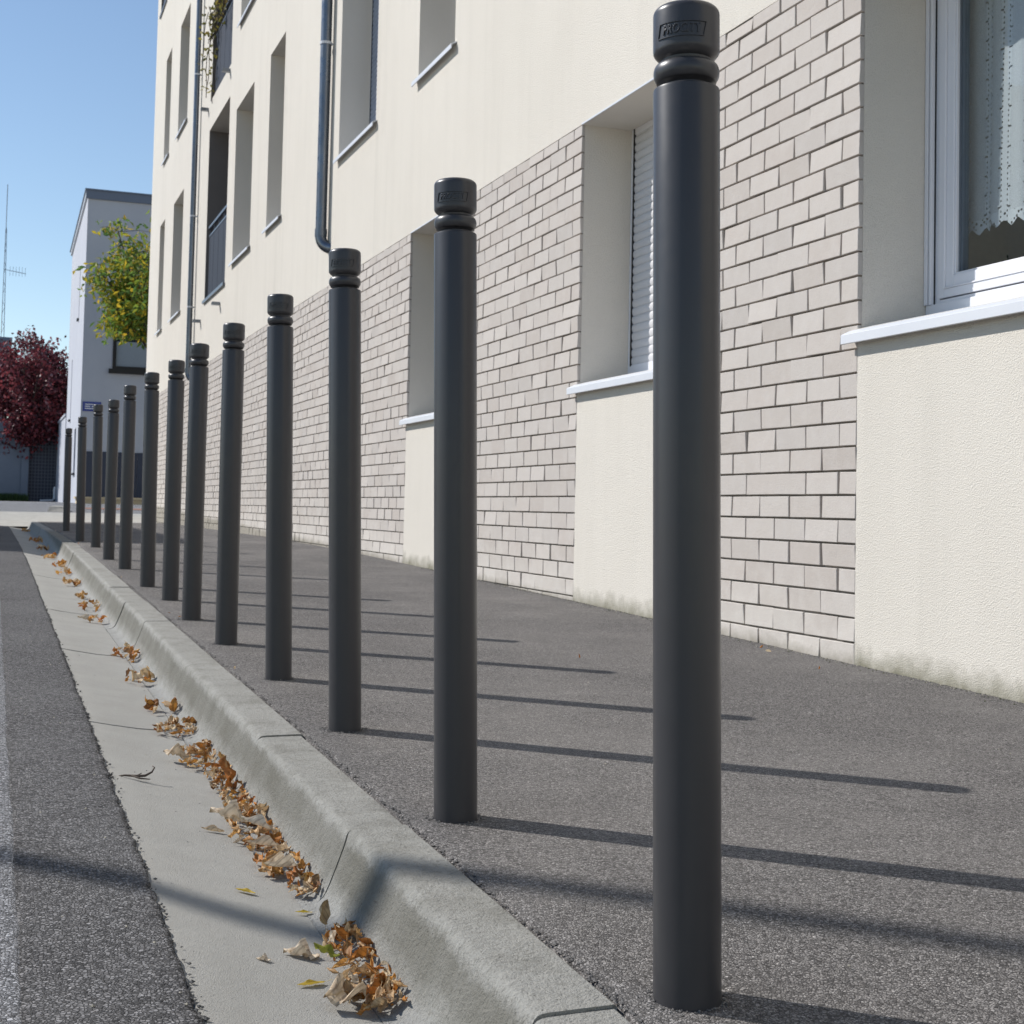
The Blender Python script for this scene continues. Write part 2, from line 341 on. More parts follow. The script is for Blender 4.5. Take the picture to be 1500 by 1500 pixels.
# street long-profile: climbs 2 %, crests, then climbs again at the side road
CY = [-60, 0, 9.0, 11.5, 14, 17, 24, 29, 38, 44, 500]
CZZ = [-1.206, 0, .1809, .2200, .240, .2465, .2515, .36, .525, .5415, .5415]
def _slopes():
    h = [CY[i + 1] - CY[i] for i in range(len(CY) - 1)]; d = [(CZZ[i + 1] - CZZ[i]) / h[i] for i in range(len(h))]
    m = [d[0]] + [0] * (len(CY) - 2) + [d[-1]]
    for i in range(1, len(CY) - 1):
        if d[i - 1] * d[i] > 0:
            w1 = 2 * h[i] + h[i - 1]; w2 = h[i] + 2 * h[i - 1]; m[i] = (w1 + w2) / (w1 / d[i - 1] + w2 / d[i])
    return h, m
_h, _m = _slopes()
def zg(y):
    y = min(max(y, -60), 499.9); i = 0
    while y > CY[i + 1]: i += 1
    h = _h[i]; t = (y - CY[i]) / h
    return CZZ[i] * (1 + 2 * t) * (1 - t) ** 2 + h * _m[i] * t * (1 - t) ** 2 + CZZ[i + 1] * t * t * (3 - 2 * t) + h * _m[i + 1] * t * t * (t - 1)

def yrange(a, b, fine=0.012, fine_end=6.0, coarse=0.25):
    out = [a]
    while out[-1] < b:
        y = out[-1]
        st = fine if 1.2 < y < fine_end else (fine * 3 if fine_end <= y < 12 else coarse)
        if y < 1.2: st = min(coarse, max(fine, 1.2001 - y))
        out.append(min(b, y + st))
    return out
def sheet(name, mat, xs_fn, ys, zoff, kind='structure', parent=None):
    mb = MB(); rows = []
    for y in ys:
        row = []
        for x, dz in xs_fn(y):
            row.append(len(mb.v)); mb.v.append((x, y, zg(y) + zoff + dz))
        rows.append(row)
    for a, b in zip(rows, rows[1:]):
        for i in range(len(a) - 1):
            mb.f.append((a[i], a[i + 1], b[i + 1], b[i])); mb.mi.append(0)
    o = mb.build(name, mat, parent, True); return tag(o, kind=kind)

# ------------------------------------------------------------------ ground, road, gutter, kerb, pavement
def n1(y, s, k=0.0): return noise.noise(Vector((y * s, k, 3.7)))
gy = [-60 + 2 * i for i in range(31)] + [0.5 * i + 2.5 for i in range(100)] + [55, 60, 80, 120, 200, 300, 480]
def ground_x(y):
    dz = 0.0 if y > 31 else -0.30
    return [(x, dz) for x in (-300, -60, -20, -8, 0, 3, 8, 20, 60, 300)]
sheet('ground', M['ground'], ground_x, gy, -0.012)

KX = 0.687
def pave_x(y):
    e = KX + 0.002 + 0.0045 * n1(y, 55) + 0.004 * n1(y, 14, 2) + 0.003 * abs(n1(y, 130, 5))
    return [(e, -0.020 - 0.004 * abs(n1(y, 90))), (e + 0.004, -0.006 + 0.004 * n1(y, 70, 8)), (e + 0.016, -0.001 + 0.0025 * n1(y, 40, 3)), (e + 0.05, 0.0), (1.2, 0), (2.0, 0.002), (2.6, 0.004), (2.83, 0.006)]
sheet('pavement', M['pave'], pave_x, yrange(-8, 23.4), 0.0)
GX = 0.266
def road_x(y):
    e = GX + 0.003 + 0.006 * n1(y, 45, 11) + 0.005 * n1(y, 12, 12) + 0.004 * n1(y, 120, 13)
    return [(-3.4, -0.09), (-1.5, -0.06), (0.07, -0.0755), (e - 0.06, -0.080), (e - 0.015, -0.081 + 0.003 * n1(y, 50, 4)), (e - 0.004, -0.083 + 0.003 * n1(y, 80, 5)), (e, -0.098)]
sheet('road', M['road'], road_x, yrange(-8, 23.4), 0.0)
def seam_x(y):
    e = 0.058 + 0.002 * n1(y, 30, 21) + 0.004 * n1(y, 5, 22) + 0.003 * n1(y, 120, 24)
    return [(-3.4, -0.080), (-1.5, -0.050), (e - 0.006, -0.0705), (e, -0.0765)]
sheet('road_strip', M['road_old'], seam_x, yrange(-8, 23.4), 0.0)
sheet('left_pavement', M['pave'], lambda y: [(-6.5, 0.06), (-3.4, 0.04), (-3.39, -0.11)], [-8 + i for i in range(32)] + [23.4], 0.0)

def extrude(mb, prof, ys, jx=0.0, jz=0.0, seed=0):
    """open profile (x, z) swept along y, with small wear on the points"""
    rows = []
    for y in ys:
        row = []
        for i, (x, z) in enumerate(prof):
            wx = 0.0003 * n1(y, 3, seed + i * .2) + 0.0004 * n1(y, 45, seed + i * .5); wz = 0.0003 * n1(y, 3, seed + i * .2) + 0.0004 * n1(y, 50, seed + i * .5)
            row.append(len(mb.v)); mb.v.append((x + jx + wx, y, zg(y) + z + jz + wz))
        rows.append(row)
    for a, b in zip(rows, rows[1:]):
        for i in range(len(a) - 1): mb.f.append((a[i], b[i], b[i + 1], a[i + 1])); mb.mi.append(0)
    mb.f.append(tuple(rows[0])); mb.mi.append(0); mb.f.append(tuple(reversed(rows[-1]))); mb.mi.append(0)
KP = [(0.688, -0.22), (0.688, -0.003), (0.684, 0.0), (0.640, 0.0), (0.603, -0.0001), (0.595, -0.0006), (0.5895, -0.0025), (0.5852, -0.0065), (0.5828, -0.0120), (0.5812, -0.0185), (0.5785, -0.028), (0.570, -0.052), (0.556, -0.088), (0.549, -0.104), (0.543, -0.113), (0.534, -0.119), (0.520, -0.1225), (0.506, -0.1235), (0.506, -0.22)]
GP = [(0.5056, -0.22), (0.5056, -0.1238), (0.47, -0.121), (0.40, -0.113), (0.33, -0.1005), (0.275, -0.0895), (0.2675, -0.0895), (0.264, -0.094), (0.264, -0.22)]
def joints(a, start, step, b):
    ys = [start]
    while ys[0] - step > a: ys.insert(0, ys[0] - step)
    while ys[-1] + step < b: ys.append(ys[-1] + step)
    return [a] + ys + [b]
mb = MB(); J = joints(-3.0, 1.427, 0.846, 23.3)
for i, (a, b) in enumerate(zip(J, J[1:])):
    g = 0.0022; n = max(2, int((b - a) / (0.03 if b < 8 else 0.12))); ys = [a + g + (b - a - 2 * g) * t / n for t in range(n + 1)]
    extrude(mb, KP, ys, random.uniform(-.003, .003), random.uniform(-.0022, .0022), i * 17)
tag(mb.build('kerb', M['kerb'], smooth='auto'), kind='structure')
mb = MB(); J = joints(-3.0, 2.289, 0.806, 23.3)
for i, (a, b) in enumerate(zip(J, J[1:])):
    g = 0.0016; n = max(2, int((b - a) / (0.05 if b < 8 else 0.15))); ys = [a + g + (b - a - 2 * g) * t / n for t in range(n + 1)]
    extrude(mb, GP, ys, random.uniform(-.002, .002), random.uniform(-.0016, .0016), 300 + i * 13)
tag(mb.build('gutter', M['gutter'], smooth='auto'), kind='structure')
# bedding under the joints
sheet('kerb_bedding', M['mortar'], lambda y: [(0.262, -0.099), (0.50, -0.131), (0.545, -0.126), (0.583, -0.035), (0.60, -0.014), (0.688, -0.012)], [-3 + 0.25 * i for i in range(106)], 0.0)
# side road end
ys = [23.404 + i * 0.4 for i in range(14)]
sheet('crossing_apron', M['apron'], lambda y: [(-9, -0.09 * (28.9 - y) / 5.5), (0.2, -0.085 * (28.9 - y) / 5.5), (0.55, -0.085 * (28.9 - y) / 5.5), (0.8, -0.05 * (28.9 - y) / 5.5), (9.0, -0.03 * (28.9 - y) / 5.5)], ys + [28.9], 0.0)
sheet('side_road', M['road_far'], lambda y: [(-60, 0), (0, 0), (2.7, 0), (14, 0), (60, 0)], [28.904 + i for i in range(11)] + [40, 44, 50, 57, 64], 0.0)
sheet('brick_paving', M['redbrick'], lambda y: [(1.95, 0), (9, 0)], [31.6, 32.2, 32.8], 0.006)
mb = MB(); mb.v = []
for dx, dy in ((0, 0),):
    y0 = 29.3
    P = [(1.06, y0, zg(y0)), (1.5, y0 - .1, zg(y0)), (1.55, y0 + .9, zg(y0 + .9)), (1.2, y0 + 1, zg(y0 + 1)), (1.1, y0 + .1, zg(y0) + .11), (1.42, y0 + .06, zg(y0) + .11), (1.5, y0 + .9, zg(y0 + 1) + .1), (1.24, y0 + .9, zg(y0 + 1) + .1)]
    mb.v = P
    for f in ((0, 3, 2, 1), (4, 5, 6, 7), (0, 1, 5, 4), (1, 2, 6, 5), (2, 3, 7, 6), (3, 0, 4, 7)): mb.f.append(f); mb.mi.append(0)
tag(mb.build('kerb_nose', M['apron']), kind='structure')

# ------------------------------------------------------------------ apartment building
W = 2.785; C = CZ; BR = 0.016; HEAD = 2.005; YN, YF, ZT = -3.0, 27.97, 11.6
# openings: near y, far y, bottom z, top z (relative to the eye), depth, type
OPN = [
 (2.55, 3.967, .655, HEAD, .285, 'lace'), (5.455, 6.393, .655, HEAD, .285, 'shutter'), (8.60, 9.48, .655, HEAD, .285, 'plain'),
 (8.55, 9.385, 3.12, 5.12, .275, 'plain'), (10.56, 11.83, 3.12, 5.12, .27, 'shutter_blue'),
 (14.44, 15.29, 3.12, 5.12, .275, 'plain'), (16.33, 17.62, 3.12, 5.12, .275, 'plain'),
 (22.85, 24.17, 3.19, 5.22, .275, 'plain'), (25.48, 26.25, 3.20, 5.22, .275, 'plain'),
 (16.42, 17.50, 6.22, 8.25, .275, 'plain'), (14.44, 15.29, 6.22, 8.25, .275, 'plain'), (22.72, 23.96, 6.36, 8.31, .275, 'plain'), (25.22, 26.06, 6.38, 8.34, .275, 'plain'),
 (18.19, 20.05, 2.95, 5.465, 1.6, 'loggia'), (18.18, 19.95, 5.90, 8.42, 1.6, 'loggia'), (26.35, 27.38, 9.63, 11.2, .3, 'loggia_small'),
]
bld = empty('apartment_building', (W, 12, 0), 'long cream apartment building with a grey brick base and deep window recesses', 'building')
bld_off = Vector((-W, -12, 0))
def bp(mb, name, mats, parent=bld, smooth=False):
    o = mb.build(name, mats, None, smooth); o.parent = parent
    if parent is bld: o.location = bld_off
    return o
BZ = [(3.967, 5.455), (6.393, 8.60), (9.48, YF - 0.02), (0.6, 2.55)]
def zone(y, z):
    for a, b, c, d, *_ in OPN:
        if a < y < b and c < z < d: return 'o'
    if z < HEAD:
        for a, b in BZ:
            if a < y < b: return 'b'
    return 'r'
ybr = sorted(set([YN, YF] + [q for o in OPN for q in o[:2]] + [q for b in BZ for q in b]))
zbr = sorted(set([-1.4, HEAD, ZT] + [q for o in OPN for q in o[2:4]]))
wall = MB(); mort = [MB() for _ in BZ]
XF = {'r': W, 'b': W + BR}
ny, nz = len(ybr) - 1, len(zbr) - 1
Z = [[zone((ybr[i] + ybr[i + 1]) / 2, (zbr[j] + zbr[j + 1]) / 2) for j in range(nz)] for i in range(ny)]
for i in range(ny):
    for j in range(nz):
        t = Z[i][j]; y0, y1, z0, z1 = ybr[i], ybr[i + 1], zbr[j] + C, zbr[j + 1] + C
        if t != 'o':
            x = XF[t]; (wall if t == 'r' else mort[[q for q, b in enumerate(BZ) if b[0] < (y0 + y1) / 2 < b[1]][0]]).quad((x, y0, z0), (x, y0, z1), (x, y1, z1), (x, y1, z0))
        for di, dj in ((1, 0), (0, 1)):
            if i + di >= ny or j + dj >= nz: continue
            u = Z[i + di][j + dj]
            if u == t: continue
            xa, xb = sorted((XF.get(t, 9), XF.get(u, 9)))
            if xb == 9:
                y_m, z_m = (y0 + y1) / 2 + di * 0.0, (z0 + z1) / 2
                oy, oz = ((y0 + y1) / 2, (z0 + z1) / 2) if t == 'o' else ((ybr[i + di] + ybr[i + di + 1]) / 2, (zbr[j + dj] + zbr[j + dj + 1]) / 2 + C)
                dep = [o[4] for o in OPN if o[0] < oy < o[1] and o[2] < oz - C < o[3]][0]
                xb = W + dep + 0.03
            if di: wall.quad((xa, y1, z0), (xb, y1, z0), (xb, y1, z1), (xa, y1, z1))
            else: wall.quad((xa, y0, z1), (xb, y0, z1), (xb, y1, z1), (xa, y1, z1))
# end walls, back and roof of the body
wall.quad((W, YF, -.8), (W, YF, ZT + C), (12, YF, ZT + C), (12, YF, -.8)); wall.quad((W, YN, -.8), (W, YN, ZT + C), (12, YN, ZT + C), (12, YN, -.8)); wall.quad((12, YN, -.8), (12, YN, ZT + C), (12, YF, ZT + C), (12, YF, -.8))
bp(wall, 'wall', M['render'])
rf = MB(); rf.box((W - .25, YN - .2, ZT + C), (12.2, YF + .25, ZT + C + .22)); bp(rf, 'roof', M['fascia'])
cr = MB(); cr.box((W + .42, YN + .1, -.8), (W + .46, 2.3, ZT + C - .01)); cr.box((W + .42, 4.4, -.8), (W + .46, 18.1, ZT + C - .01)); cr.box((W + .42, 20.1, -.8), (W + .46, YF - .1, ZT + C - .01)); cr.box((W + .42, 2.3, HEAD + C + .05), (W + .46, 4.3995, ZT + C - .01))
bp(cr, 'core_wall', M['dark'])

def brick_panel(y0, y1, near):
    mb = MB(); RH = 0.0848; L = 0.21; g = 0.0074
    zb = 0.0784
    for i in range(-9, 24):
        z0 = zb + RH * i; z1 = min(z0 + RH, HEAD)
        if z1 - z0 < 0.02 or z1 + C < zg(y0) - 0.06: continue
        ys = [y0, y0 + (0.1045 if i % 2 == 0 else L)]
        while ys[-1] < y1 - 0.03: ys.append(ys[-1] + L)
        if ys[-1] > y1 - 0.03: ys[-1] = y1
        for a, b in zip(ys, ys[1:]):
            if z1 + C < zg(a) - 0.05: continue
            gy0 = a + (0 if a == y0 else g / 2); gy1 = b - (0 if b == y1 else g / 2)
            gz0 = z0 + g / 2; gz1 = z1 - (g / 2 if z1 < HEAD - .001 else 0.003)
            dx = random.uniform(-.0018, .0022); tw = random.gauss(0, .0013); tv = random.gauss(0, .0012)
            jz = random.uniform(-.0008, .0008); ch = 0.0016
            def fx(y, z): return W + dx + tw * (1 if y > (a + b) / 2 else -1) + tv * (1 if z > (z0 + z1) / 2 else -1)
            n = len(mb.v); xb = W + BR + 0.001
            outer = [(gy0, gz0 + jz), (gy1, gz0 - jz), (gy1, gz1 - jz), (gy0, gz1 + jz)]
            inner = [(gy0 + ch, gz0 + ch + jz), (gy1 - ch, gz0 + ch - jz), (gy1 - ch, gz1 - ch - jz), (gy0 + ch, gz1 - ch + jz)]
            for y, z in outer: mb.v.append((xb, y, z + C))
            for y, z in outer: mb.v.append((fx(y, z) + ch, y, z + C))
            for y, z in inner: mb.v.append((fx(y, z), y, z + C))
            for q in range(4):
                r = (q + 1) % 4
                mb.f.append((n + q, n + r, n + 4 + r, n + 4 + q)); mb.f.append((n + 4 + q, n + 4 + r, n + 8 + r, n + 8 + q)); mb.mi += [0, 0]
            mb.f.append((n + 8, n + 9, n + 10, n + 11)); mb.mi.append(0)
    return bp(mb, 'brick_panel', M['brick'])
for q, (a, b) in enumerate(BZ): bp(mort[q], 'mortar_bed', M['mortar'], brick_panel(a, b, True)).location = (0, 0, 0)

# ---- windows
def sill(parent, y0, y1, z, dep):
    mb = MB(); e = 0.042
    pr = [(W + dep, z + .055), (W + .03, z + .008), (W - .004, z - .003), (W - .036, z - .018), (W - .041, z - .022), (W - .041, z - .052), (W - .036, z - .054), (W - .035, z - .026), (W - .002, z - .012)]
    rows = []
    for y in (y0 - e, y0 + 0.001, y1 - 0.001, y1 + e):
        row = []
        for x, zz in pr:
            xx = x if not (y < y0 or y > y1) else min(x, W - .0025)
            zz = zz if xx == x else min(zz, z - .004)
            row.append(len(mb.v)); mb.v.append((xx, y, zz + C))
        rows.append(row)
    for a, b in zip(rows, rows[1:]):
        for i in range(len(pr) - 1): mb.f.append((a[i], a[i + 1], b[i + 1], b[i])); mb.mi.append(0)
    mb.f.append(tuple(rows[0][2:])); mb.f.append(tuple(reversed(rows[-1][2:]))); mb.mi += [0, 0]
    return bp(mb, 'sill', M['sill'], parent)
def shutter(parent, x, y0, y1, z0, z1, mat, pitch=0.043):
    mb = MB(); z = z0; prof = [(0.0, 0.0), (-.0025, .004), (-.0048, .013), (-.0056, .022), (-.0048, .031), (-.0018, .0385), (0.0, .040), (.002, .0415), (0.002, .043)]
    pts = []
    while z < z1:
        pts += [(x + a, z + b * pitch / .043) for a, b in prof[:-1]]; z += pitch
    for (xa, za), (xb_, zb_) in zip(pts, pts[1:]): mb.quad((xa, y0, za + C), (xa, y1, za + C), (xb_, y1, zb_ + C), (xb_, y0, zb_ + C))
    return bp(mb, 'roller_shutter', mat, parent)
def frame_ring(mb, x0, x1, y0, y1, z0, z1, wd, wb=None):
    wb = wb or wd
    mb.box((x0, y0, z0 + C), (x1, y0 + wd, z1 + C)); mb.box((x0, y1 - wd, z0 + C), (x1, y1, z1 + C))
    mb.box((x0, y0 + wd, z0 + C), (x1, y1 - wd, z0 + wb + C)); mb.box((x0, y0 + wd, z1 - wd + C), (x1, y1 - wd, z1 + C))
for (y0, y1, z0, z1, dep, ty) in OPN:
    if ty.startswith('loggia'): continue
    x = W + dep; mb = MB()
    if ty == 'lace':
        zb_ = z0 + .052
        mb.box((x - .002, y0, zb_ + C), (x + .07, y1 - .002, zb_ + .048 + C))                     # base profile
        for q0, q1, xa in ((y1 - .020, y1 - .002, x - .012), (y1 - .037, y1 - .026, x - .010)): mb.box((xa, q0, zb_ + .0485 + C), (x + .02, q1, z1 + C))   # shutter guide rail
        mb.box((x + .012, y1 - .060, zb_ + .0485 + C), (x + .07, y1 - .0375, z1 + C))
        mb.box((x + .010, y0 + .002, zb_ + .0485 + C), (x + .07, y1 - .0605, zb_ + .062 + C))
        # sash: stepped mouldings
        sy1 = y1 - .062; sz0 = zb_ + .066
        def member(a, b, xa, xb_):   # a..b offset from the sash edge
            mb.box((xa, sy1 - b, sz0 + a + C), (xb_, sy1 - a, z1 + C)); mb.box((xa, y0 + .03, sz0 + a + C), (xb_, sy1 - b - .0003, sz0 + b + C))
        member(0.0, .030, x + .004, x + .06); member(.0305, .036, x + .000, x + .06); member(.0365, .074, x + .008, x + .06); member(.0745, .082, x + .013, x + .06)
        fo = bp(mb, 'window', M['pvc']); bv = fo.modifiers.new('bevel', 'BEVEL'); bv.width = 0.002; bv.segments = 2
        b2 = MB(); b2.box((x + .024, sy1 - .088, sz0 + .0825 + C), (x + .055, sy1 - .0825, z1 + C)); b2.box((x + .030, sy1 - .096, sz0 + .0825 + C), (x + .055, sy1 - .0885, z1 + C))
        bp(b2, 'glazing_gasket', M['bead'], fo)
        b3 = MB(); b3.box((x + .006, y1 - .0258, zb_ + .05 + C), (x + .02, y1 - .0202, z1 + C)); b3.box((x + .004, y1 - .0372, zb_ + .05 + C), (x + .011, y1 - .0371, z1 + C)); bp(b3, 'guide_slot', M['dark'], fo)
        gm = MB(); gm.box((x + .036, y0 + .05, sz0 + .08 + C), (x + .040, sy1 - .09, z1 + C)); bp(gm, 'pane', M['glass'], fo)
        # room seen through the pane
        rm = MB(); a, b, d = x + .09, W + 3.2, 4.6
        rm.quad((b, 1.6, z0 - .6 + C), (b, d, z0 - .6 + C), (b, d, 2.3 + C), (b, 1.6, 2.3 + C)); rm.quad((a, d, z0 - .6 + C), (b, d, z0 - .6 + C), (b, d, 2.3 + C), (a, d, 2.3 + C)); rm.quad((a, 1.6, z0 - .6 + C), (b, 1.6, z0 - .6 + C), (b, 1.6, 2.3 + C), (a, 1.6, 2.3 + C))
        rm.quad((a, 1.6, z0 - .6 + C), (a, d, z0 - .6 + C), (b, d, z0 - .6 + C), (b, 1.6, z0 - .6 + C)); rm.quad((a, 1.6, 2.3 + C), (a, d, 2.3 + C), (b, d, 2.3 + C), (b, 1.6, 2.3 + C))
        rm.quad((a, 4.36, z0 - .6 + C), (a, d, z0 - .6 + C), (a, d, 2.3 + C), (a, 4.36, 2.3 + C)); rm.quad((a, y1, z0 - .6 + C), (a, 4.36, z0 - .6 + C), (a, 4.36, z0 + .05 + C), (a, y1, z0 + .05 + C)); rm.quad((a, 1.6, z0 - .6 + C), (a, y0, z0 - .6 + C), (a, y0, 2.3 + C), (a, 1.6, 2.3 + C)); rm.quad((a, y0, z0 - .6 + C), (a, y1, z0 - .6 + C), (a, y1, z0 + .05 + C), (a, y0, z0 + .05 + C))
        bp(rm, 'room', M['room'])
        LACE = (x, y0, y1, z0)
    elif ty.startswith('shutter'):
        frame_ring(mb, x, x + .06, y0, y1 - .001, z0 + .05, z1, .03, .06)
        fo = bp(mb, 'window', M['pvc'])
        b3 = MB(); b3.box((x - .004, y1 - .040, z0 + .105 + C), (x + .012, y1 - .0305, z1 + C)); bp(b3, 'guide_slot', M['dark'], fo)
        shutter(fo, x + .006, y0 + .03, y1 - .036, z0 + .11, z1 - .02, M['slat'] if ty == 'shutter' else M['slat_blue'])
    else:
        frame_ring(mb, x, x + .06, y0, y1 - .001, z0 + .05, z1, .06)
        fo = bp(mb, 'window', M['pvc'])
        gm = MB(); gm.box((x + .02, y0 + .06, z0 + .1 + C), (x + .03, y1 - .06, z1 - .06 + C)); bp(gm, 'pane', M['glass_dark'], fo)
    sill(fo, y0, y1, z0, dep)
    if z1 == HEAD:
        hd = MB(); hd.box((W - .003, y0 - .002, HEAD + C - .002), (W + .004, y1 + .002, HEAD + C + .006)); bp(hd, 'head_bead', M['sill'], fo)
# ---- loggias
for (y0, y1, z0, z1, dep, ty) in OPN:
    if not ty.startswith('loggia'): continue
    x = W + dep
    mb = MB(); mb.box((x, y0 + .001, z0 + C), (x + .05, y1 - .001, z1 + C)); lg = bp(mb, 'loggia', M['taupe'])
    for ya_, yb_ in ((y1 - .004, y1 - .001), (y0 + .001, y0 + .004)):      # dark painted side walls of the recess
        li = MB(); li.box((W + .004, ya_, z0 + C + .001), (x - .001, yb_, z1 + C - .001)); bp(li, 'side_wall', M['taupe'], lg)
    top = z0 + 1.09; rx = W + .045
    rl = MB(); rl.box((rx - .02, y0 + .02, top - .035 + C), (rx + .02, y1 - .02, top + C)); rl.box((rx - .012, y0 + .02, top - .155 + C), (rx + .012, y1 - .02, top - .130 + C))
    n = 4
    for i in range(n + 1):
        yy = y0 + .04 + (y1 - y0 - .08) * i / n; rl.box((rx - .004, yy - .006, z0 + .03 + C), (rx + .018, yy + .006, top - .036 + C))
    ra = bp(rl, 'railing', M['rail_lit'], lg)
    pn = MB()
    for i in range(n):
        ya = y0 + .04 + (y1 - y0 - .08) * i / n + .008; yb = y0 + .04 + (y1 - y0 - .08) * (i + 1) / n - .008; pn.box((rx - .006, ya, z0 + .05 + C), (rx + .006, yb, top - .158 + C))
    bp(pn, 'railing_panel', M['rail'], lg)
    if ty == 'loggia' and z0 < 4 or ty == 'loggia_small':
        ed = MB(); ed.box((W - .03, y0 - .03, z0 - .04 + C), (W + .1, y1 + .03, z0 + C + .002)); bp(ed, 'edge_flashing', M['rail_lit'], lg)
    if ty == 'loggia':
        gm = MB(); gm.box((x - .01, y0 + .3, z0 + .1 + C), (x - .002, y1 - .5, z1 - .3 + C)); bp(gm, 'balcony_door', M['glass_dark'], lg)
# ---- overflow spouts
for y, z in ((18.55, 2.72), (20.40, 2.71), (18.28, 5.84), (20.25, 5.84)):
    mb = MB(); mb.box((W - .11, y - .035, z + C - .03), (W, y + .035, z + C - .024)); mb.box((W - .11, y - .035, z + C - .0239), (W, y - .029, z + C + .012)); mb.box((W - .11, y + .029, z + C - .0239), (W, y + .035, z + C + .012))
    bp(mb, 'overflow_spout', M['zinc'])
# ---- downpipes
for y, rad, zbot in ((12.16, .050, 2.33), (21.09, .042, 1.86)):
    d = .068; px = W - d; zb_ = zbot + C
    mb = MB(); mb.tube([(px, y, zb_ + .14), (px, y, ZT + C)], rad, 20)
    pts = [(px, y, zb_ + .139)] + [(px + .10 * (1 - math.cos(t)), y - .09 * (1 - math.cos(t)), zb_ + .135 - .12 * math.sin(t)) for t in [R(q) for q in range(0, 91, 10)]] + [(W + .05, y - .10, zb_ + .0)]
    mb.tube(pts, rad * 1.04, 20)
    mb.tube([(px, y, zb_ + .13), (px, y, zb_ + .20)], rad * 1.12, 20)
    dp = bp(mb, 'downpipe', M['zinc'], smooth='auto')
    for zc in (4.25, 6.9, 9.3) if rad > .045 else (3.0, 4.4, 6.6, 9.0):
        b_ = MB(); b_.tube([(px, y, zc + C - .012), (px, y, zc + C + .012)], rad + .006, 20); b_.box((px, y - .012, zc + C - .008), (W - .001, y + .004, zc + C + .008)); b_.box((px - .02, y + rad, zc + C - .01), (px + .02, y + rad + .03, zc + C + .01))
        bp(b_, 'pipe_clip', M['sill'], dp)

# ------------------------------------------------------------------ lace curtain and room things
x, y0, y1, z0 = LACE
hem_z = 1.578; cx = W + .285 + .085
mb = MB(); ny_, nz_ = 150, 60; ya, yb = 2.62 - 3.775, 4.22 - 3.775
grid = []
for j in range(nz_ + 1):
    row = []
    for i in range(ny_ + 1):
        y = ya + (yb - ya) * i / ny_
        t = (y / 0.062) % 1.0; tooth = 0.026 * abs(t - 0.5) * 2
        zb_ = tooth
        z = zb_ + (1.05 - zb_) * (j / nz_) ** 1.3
        fold = 0.012 * math.sin(y * 21 + 0.9) + 0.007 * math.sin(y * 47 + 2) + 0.006 * math.sin(y * 11 + z * 3)
        row.append(len(mb.v)); mb.v.append((fold, y, z))
    grid.append(row)
for a, b in zip(grid, grid[1:]):
    for i in range(ny_): mb.f.append((a[i], a[i + 1], b[i + 1], b[i])); mb.mi.append(0)
tag(mb.build('lace_curtain', M['curtain'], smooth=True, loc=(cx, 3.775, hem_z)), 'white lace curtain with a pointed hem hanging behind the nearest window pane', 'curtain')

pt = empty('potted_plant', (W + .285 + .36, 3.93, 1.36), 'small spiky potted plant standing behind the nearest window under the lace hem', 'plant')
mb = MB(); mb.lathe([(.03, 0), (.04, .05), (.043, .055), (.04, .057)], 20); child(mb.build('pot', M['taupe'], smooth='auto'), pt)
mb = MB()
for i in range(11):
    a = -0.3 + math.pi * 1.2 * i / 10; l = .085 + .03 * (i % 3)
    d = Vector((0.3 * math.sin(i * 2.1), math.cos(a), abs(math.sin(a)) * .9 + .15)).normalized(); p = Vector((0, 0, .052)); s_ = d.cross(Vector((1, 0, 0.2))).normalized() * .011
    m_ = p + d * l * .55; e = p + d * l
    mb.quad(p - s_ * .5, p + s_ * .5, m_ + s_, e + s_ * .3); mb.quad(p - s_ * .5, e + s_ * .3, e - s_ * .3, m_ - s_)
child(mb.build('leaves', M['grass']), pt)
sp = empty('figurine', (W + .285 + .36, 3.76, 1.36), 'small brown figurine standing behind the nearest window beside the spiky plant', 'ornament')
mb = MB(); mb.lathe([(.024, 0), (.026, .03), (.018, .07), (.011, .088), (.017, .10), (.018, .112), (.010, .125)], 16); child(mb.build('body', plain('brown_ceramic', (.13, .07, .04), .4), smooth='auto'), sp)
mb = MB(); mb.tube([(.0, -.02, .06), (.0, -.034, .075), (.0, -.03, .095)], .005, 8); tan = plain('tan_ceramic', (.25, .15, .08), .4); child(mb.build('arm', tan, smooth='auto'), sp); mb = MB(); mb.tube([(.0, .02, .06), (.0, .03, .05), (.0, .026, .035)], .005, 8); child(mb.build('arm', tan, smooth='auto'), sp)
pf = empty('picture_frame', (W + 3.19, 3.72, 1.75), 'dark framed picture hanging on the room wall behind the nearest window', 'picture')
mb = MB(); frame_ring(mb, -.03, 0.0, -.3, .3, -.25 - C, .25 - C, .03); child(mb.build('frame', M['dark']), pf)
mb = MB(); mb.box((-.02, -.27, -.22), (-.005, .27, .22)); child(mb.build('picture', plain('brown_print', (.12, .09, .07), .7, scale=5, var=.5)), pf)

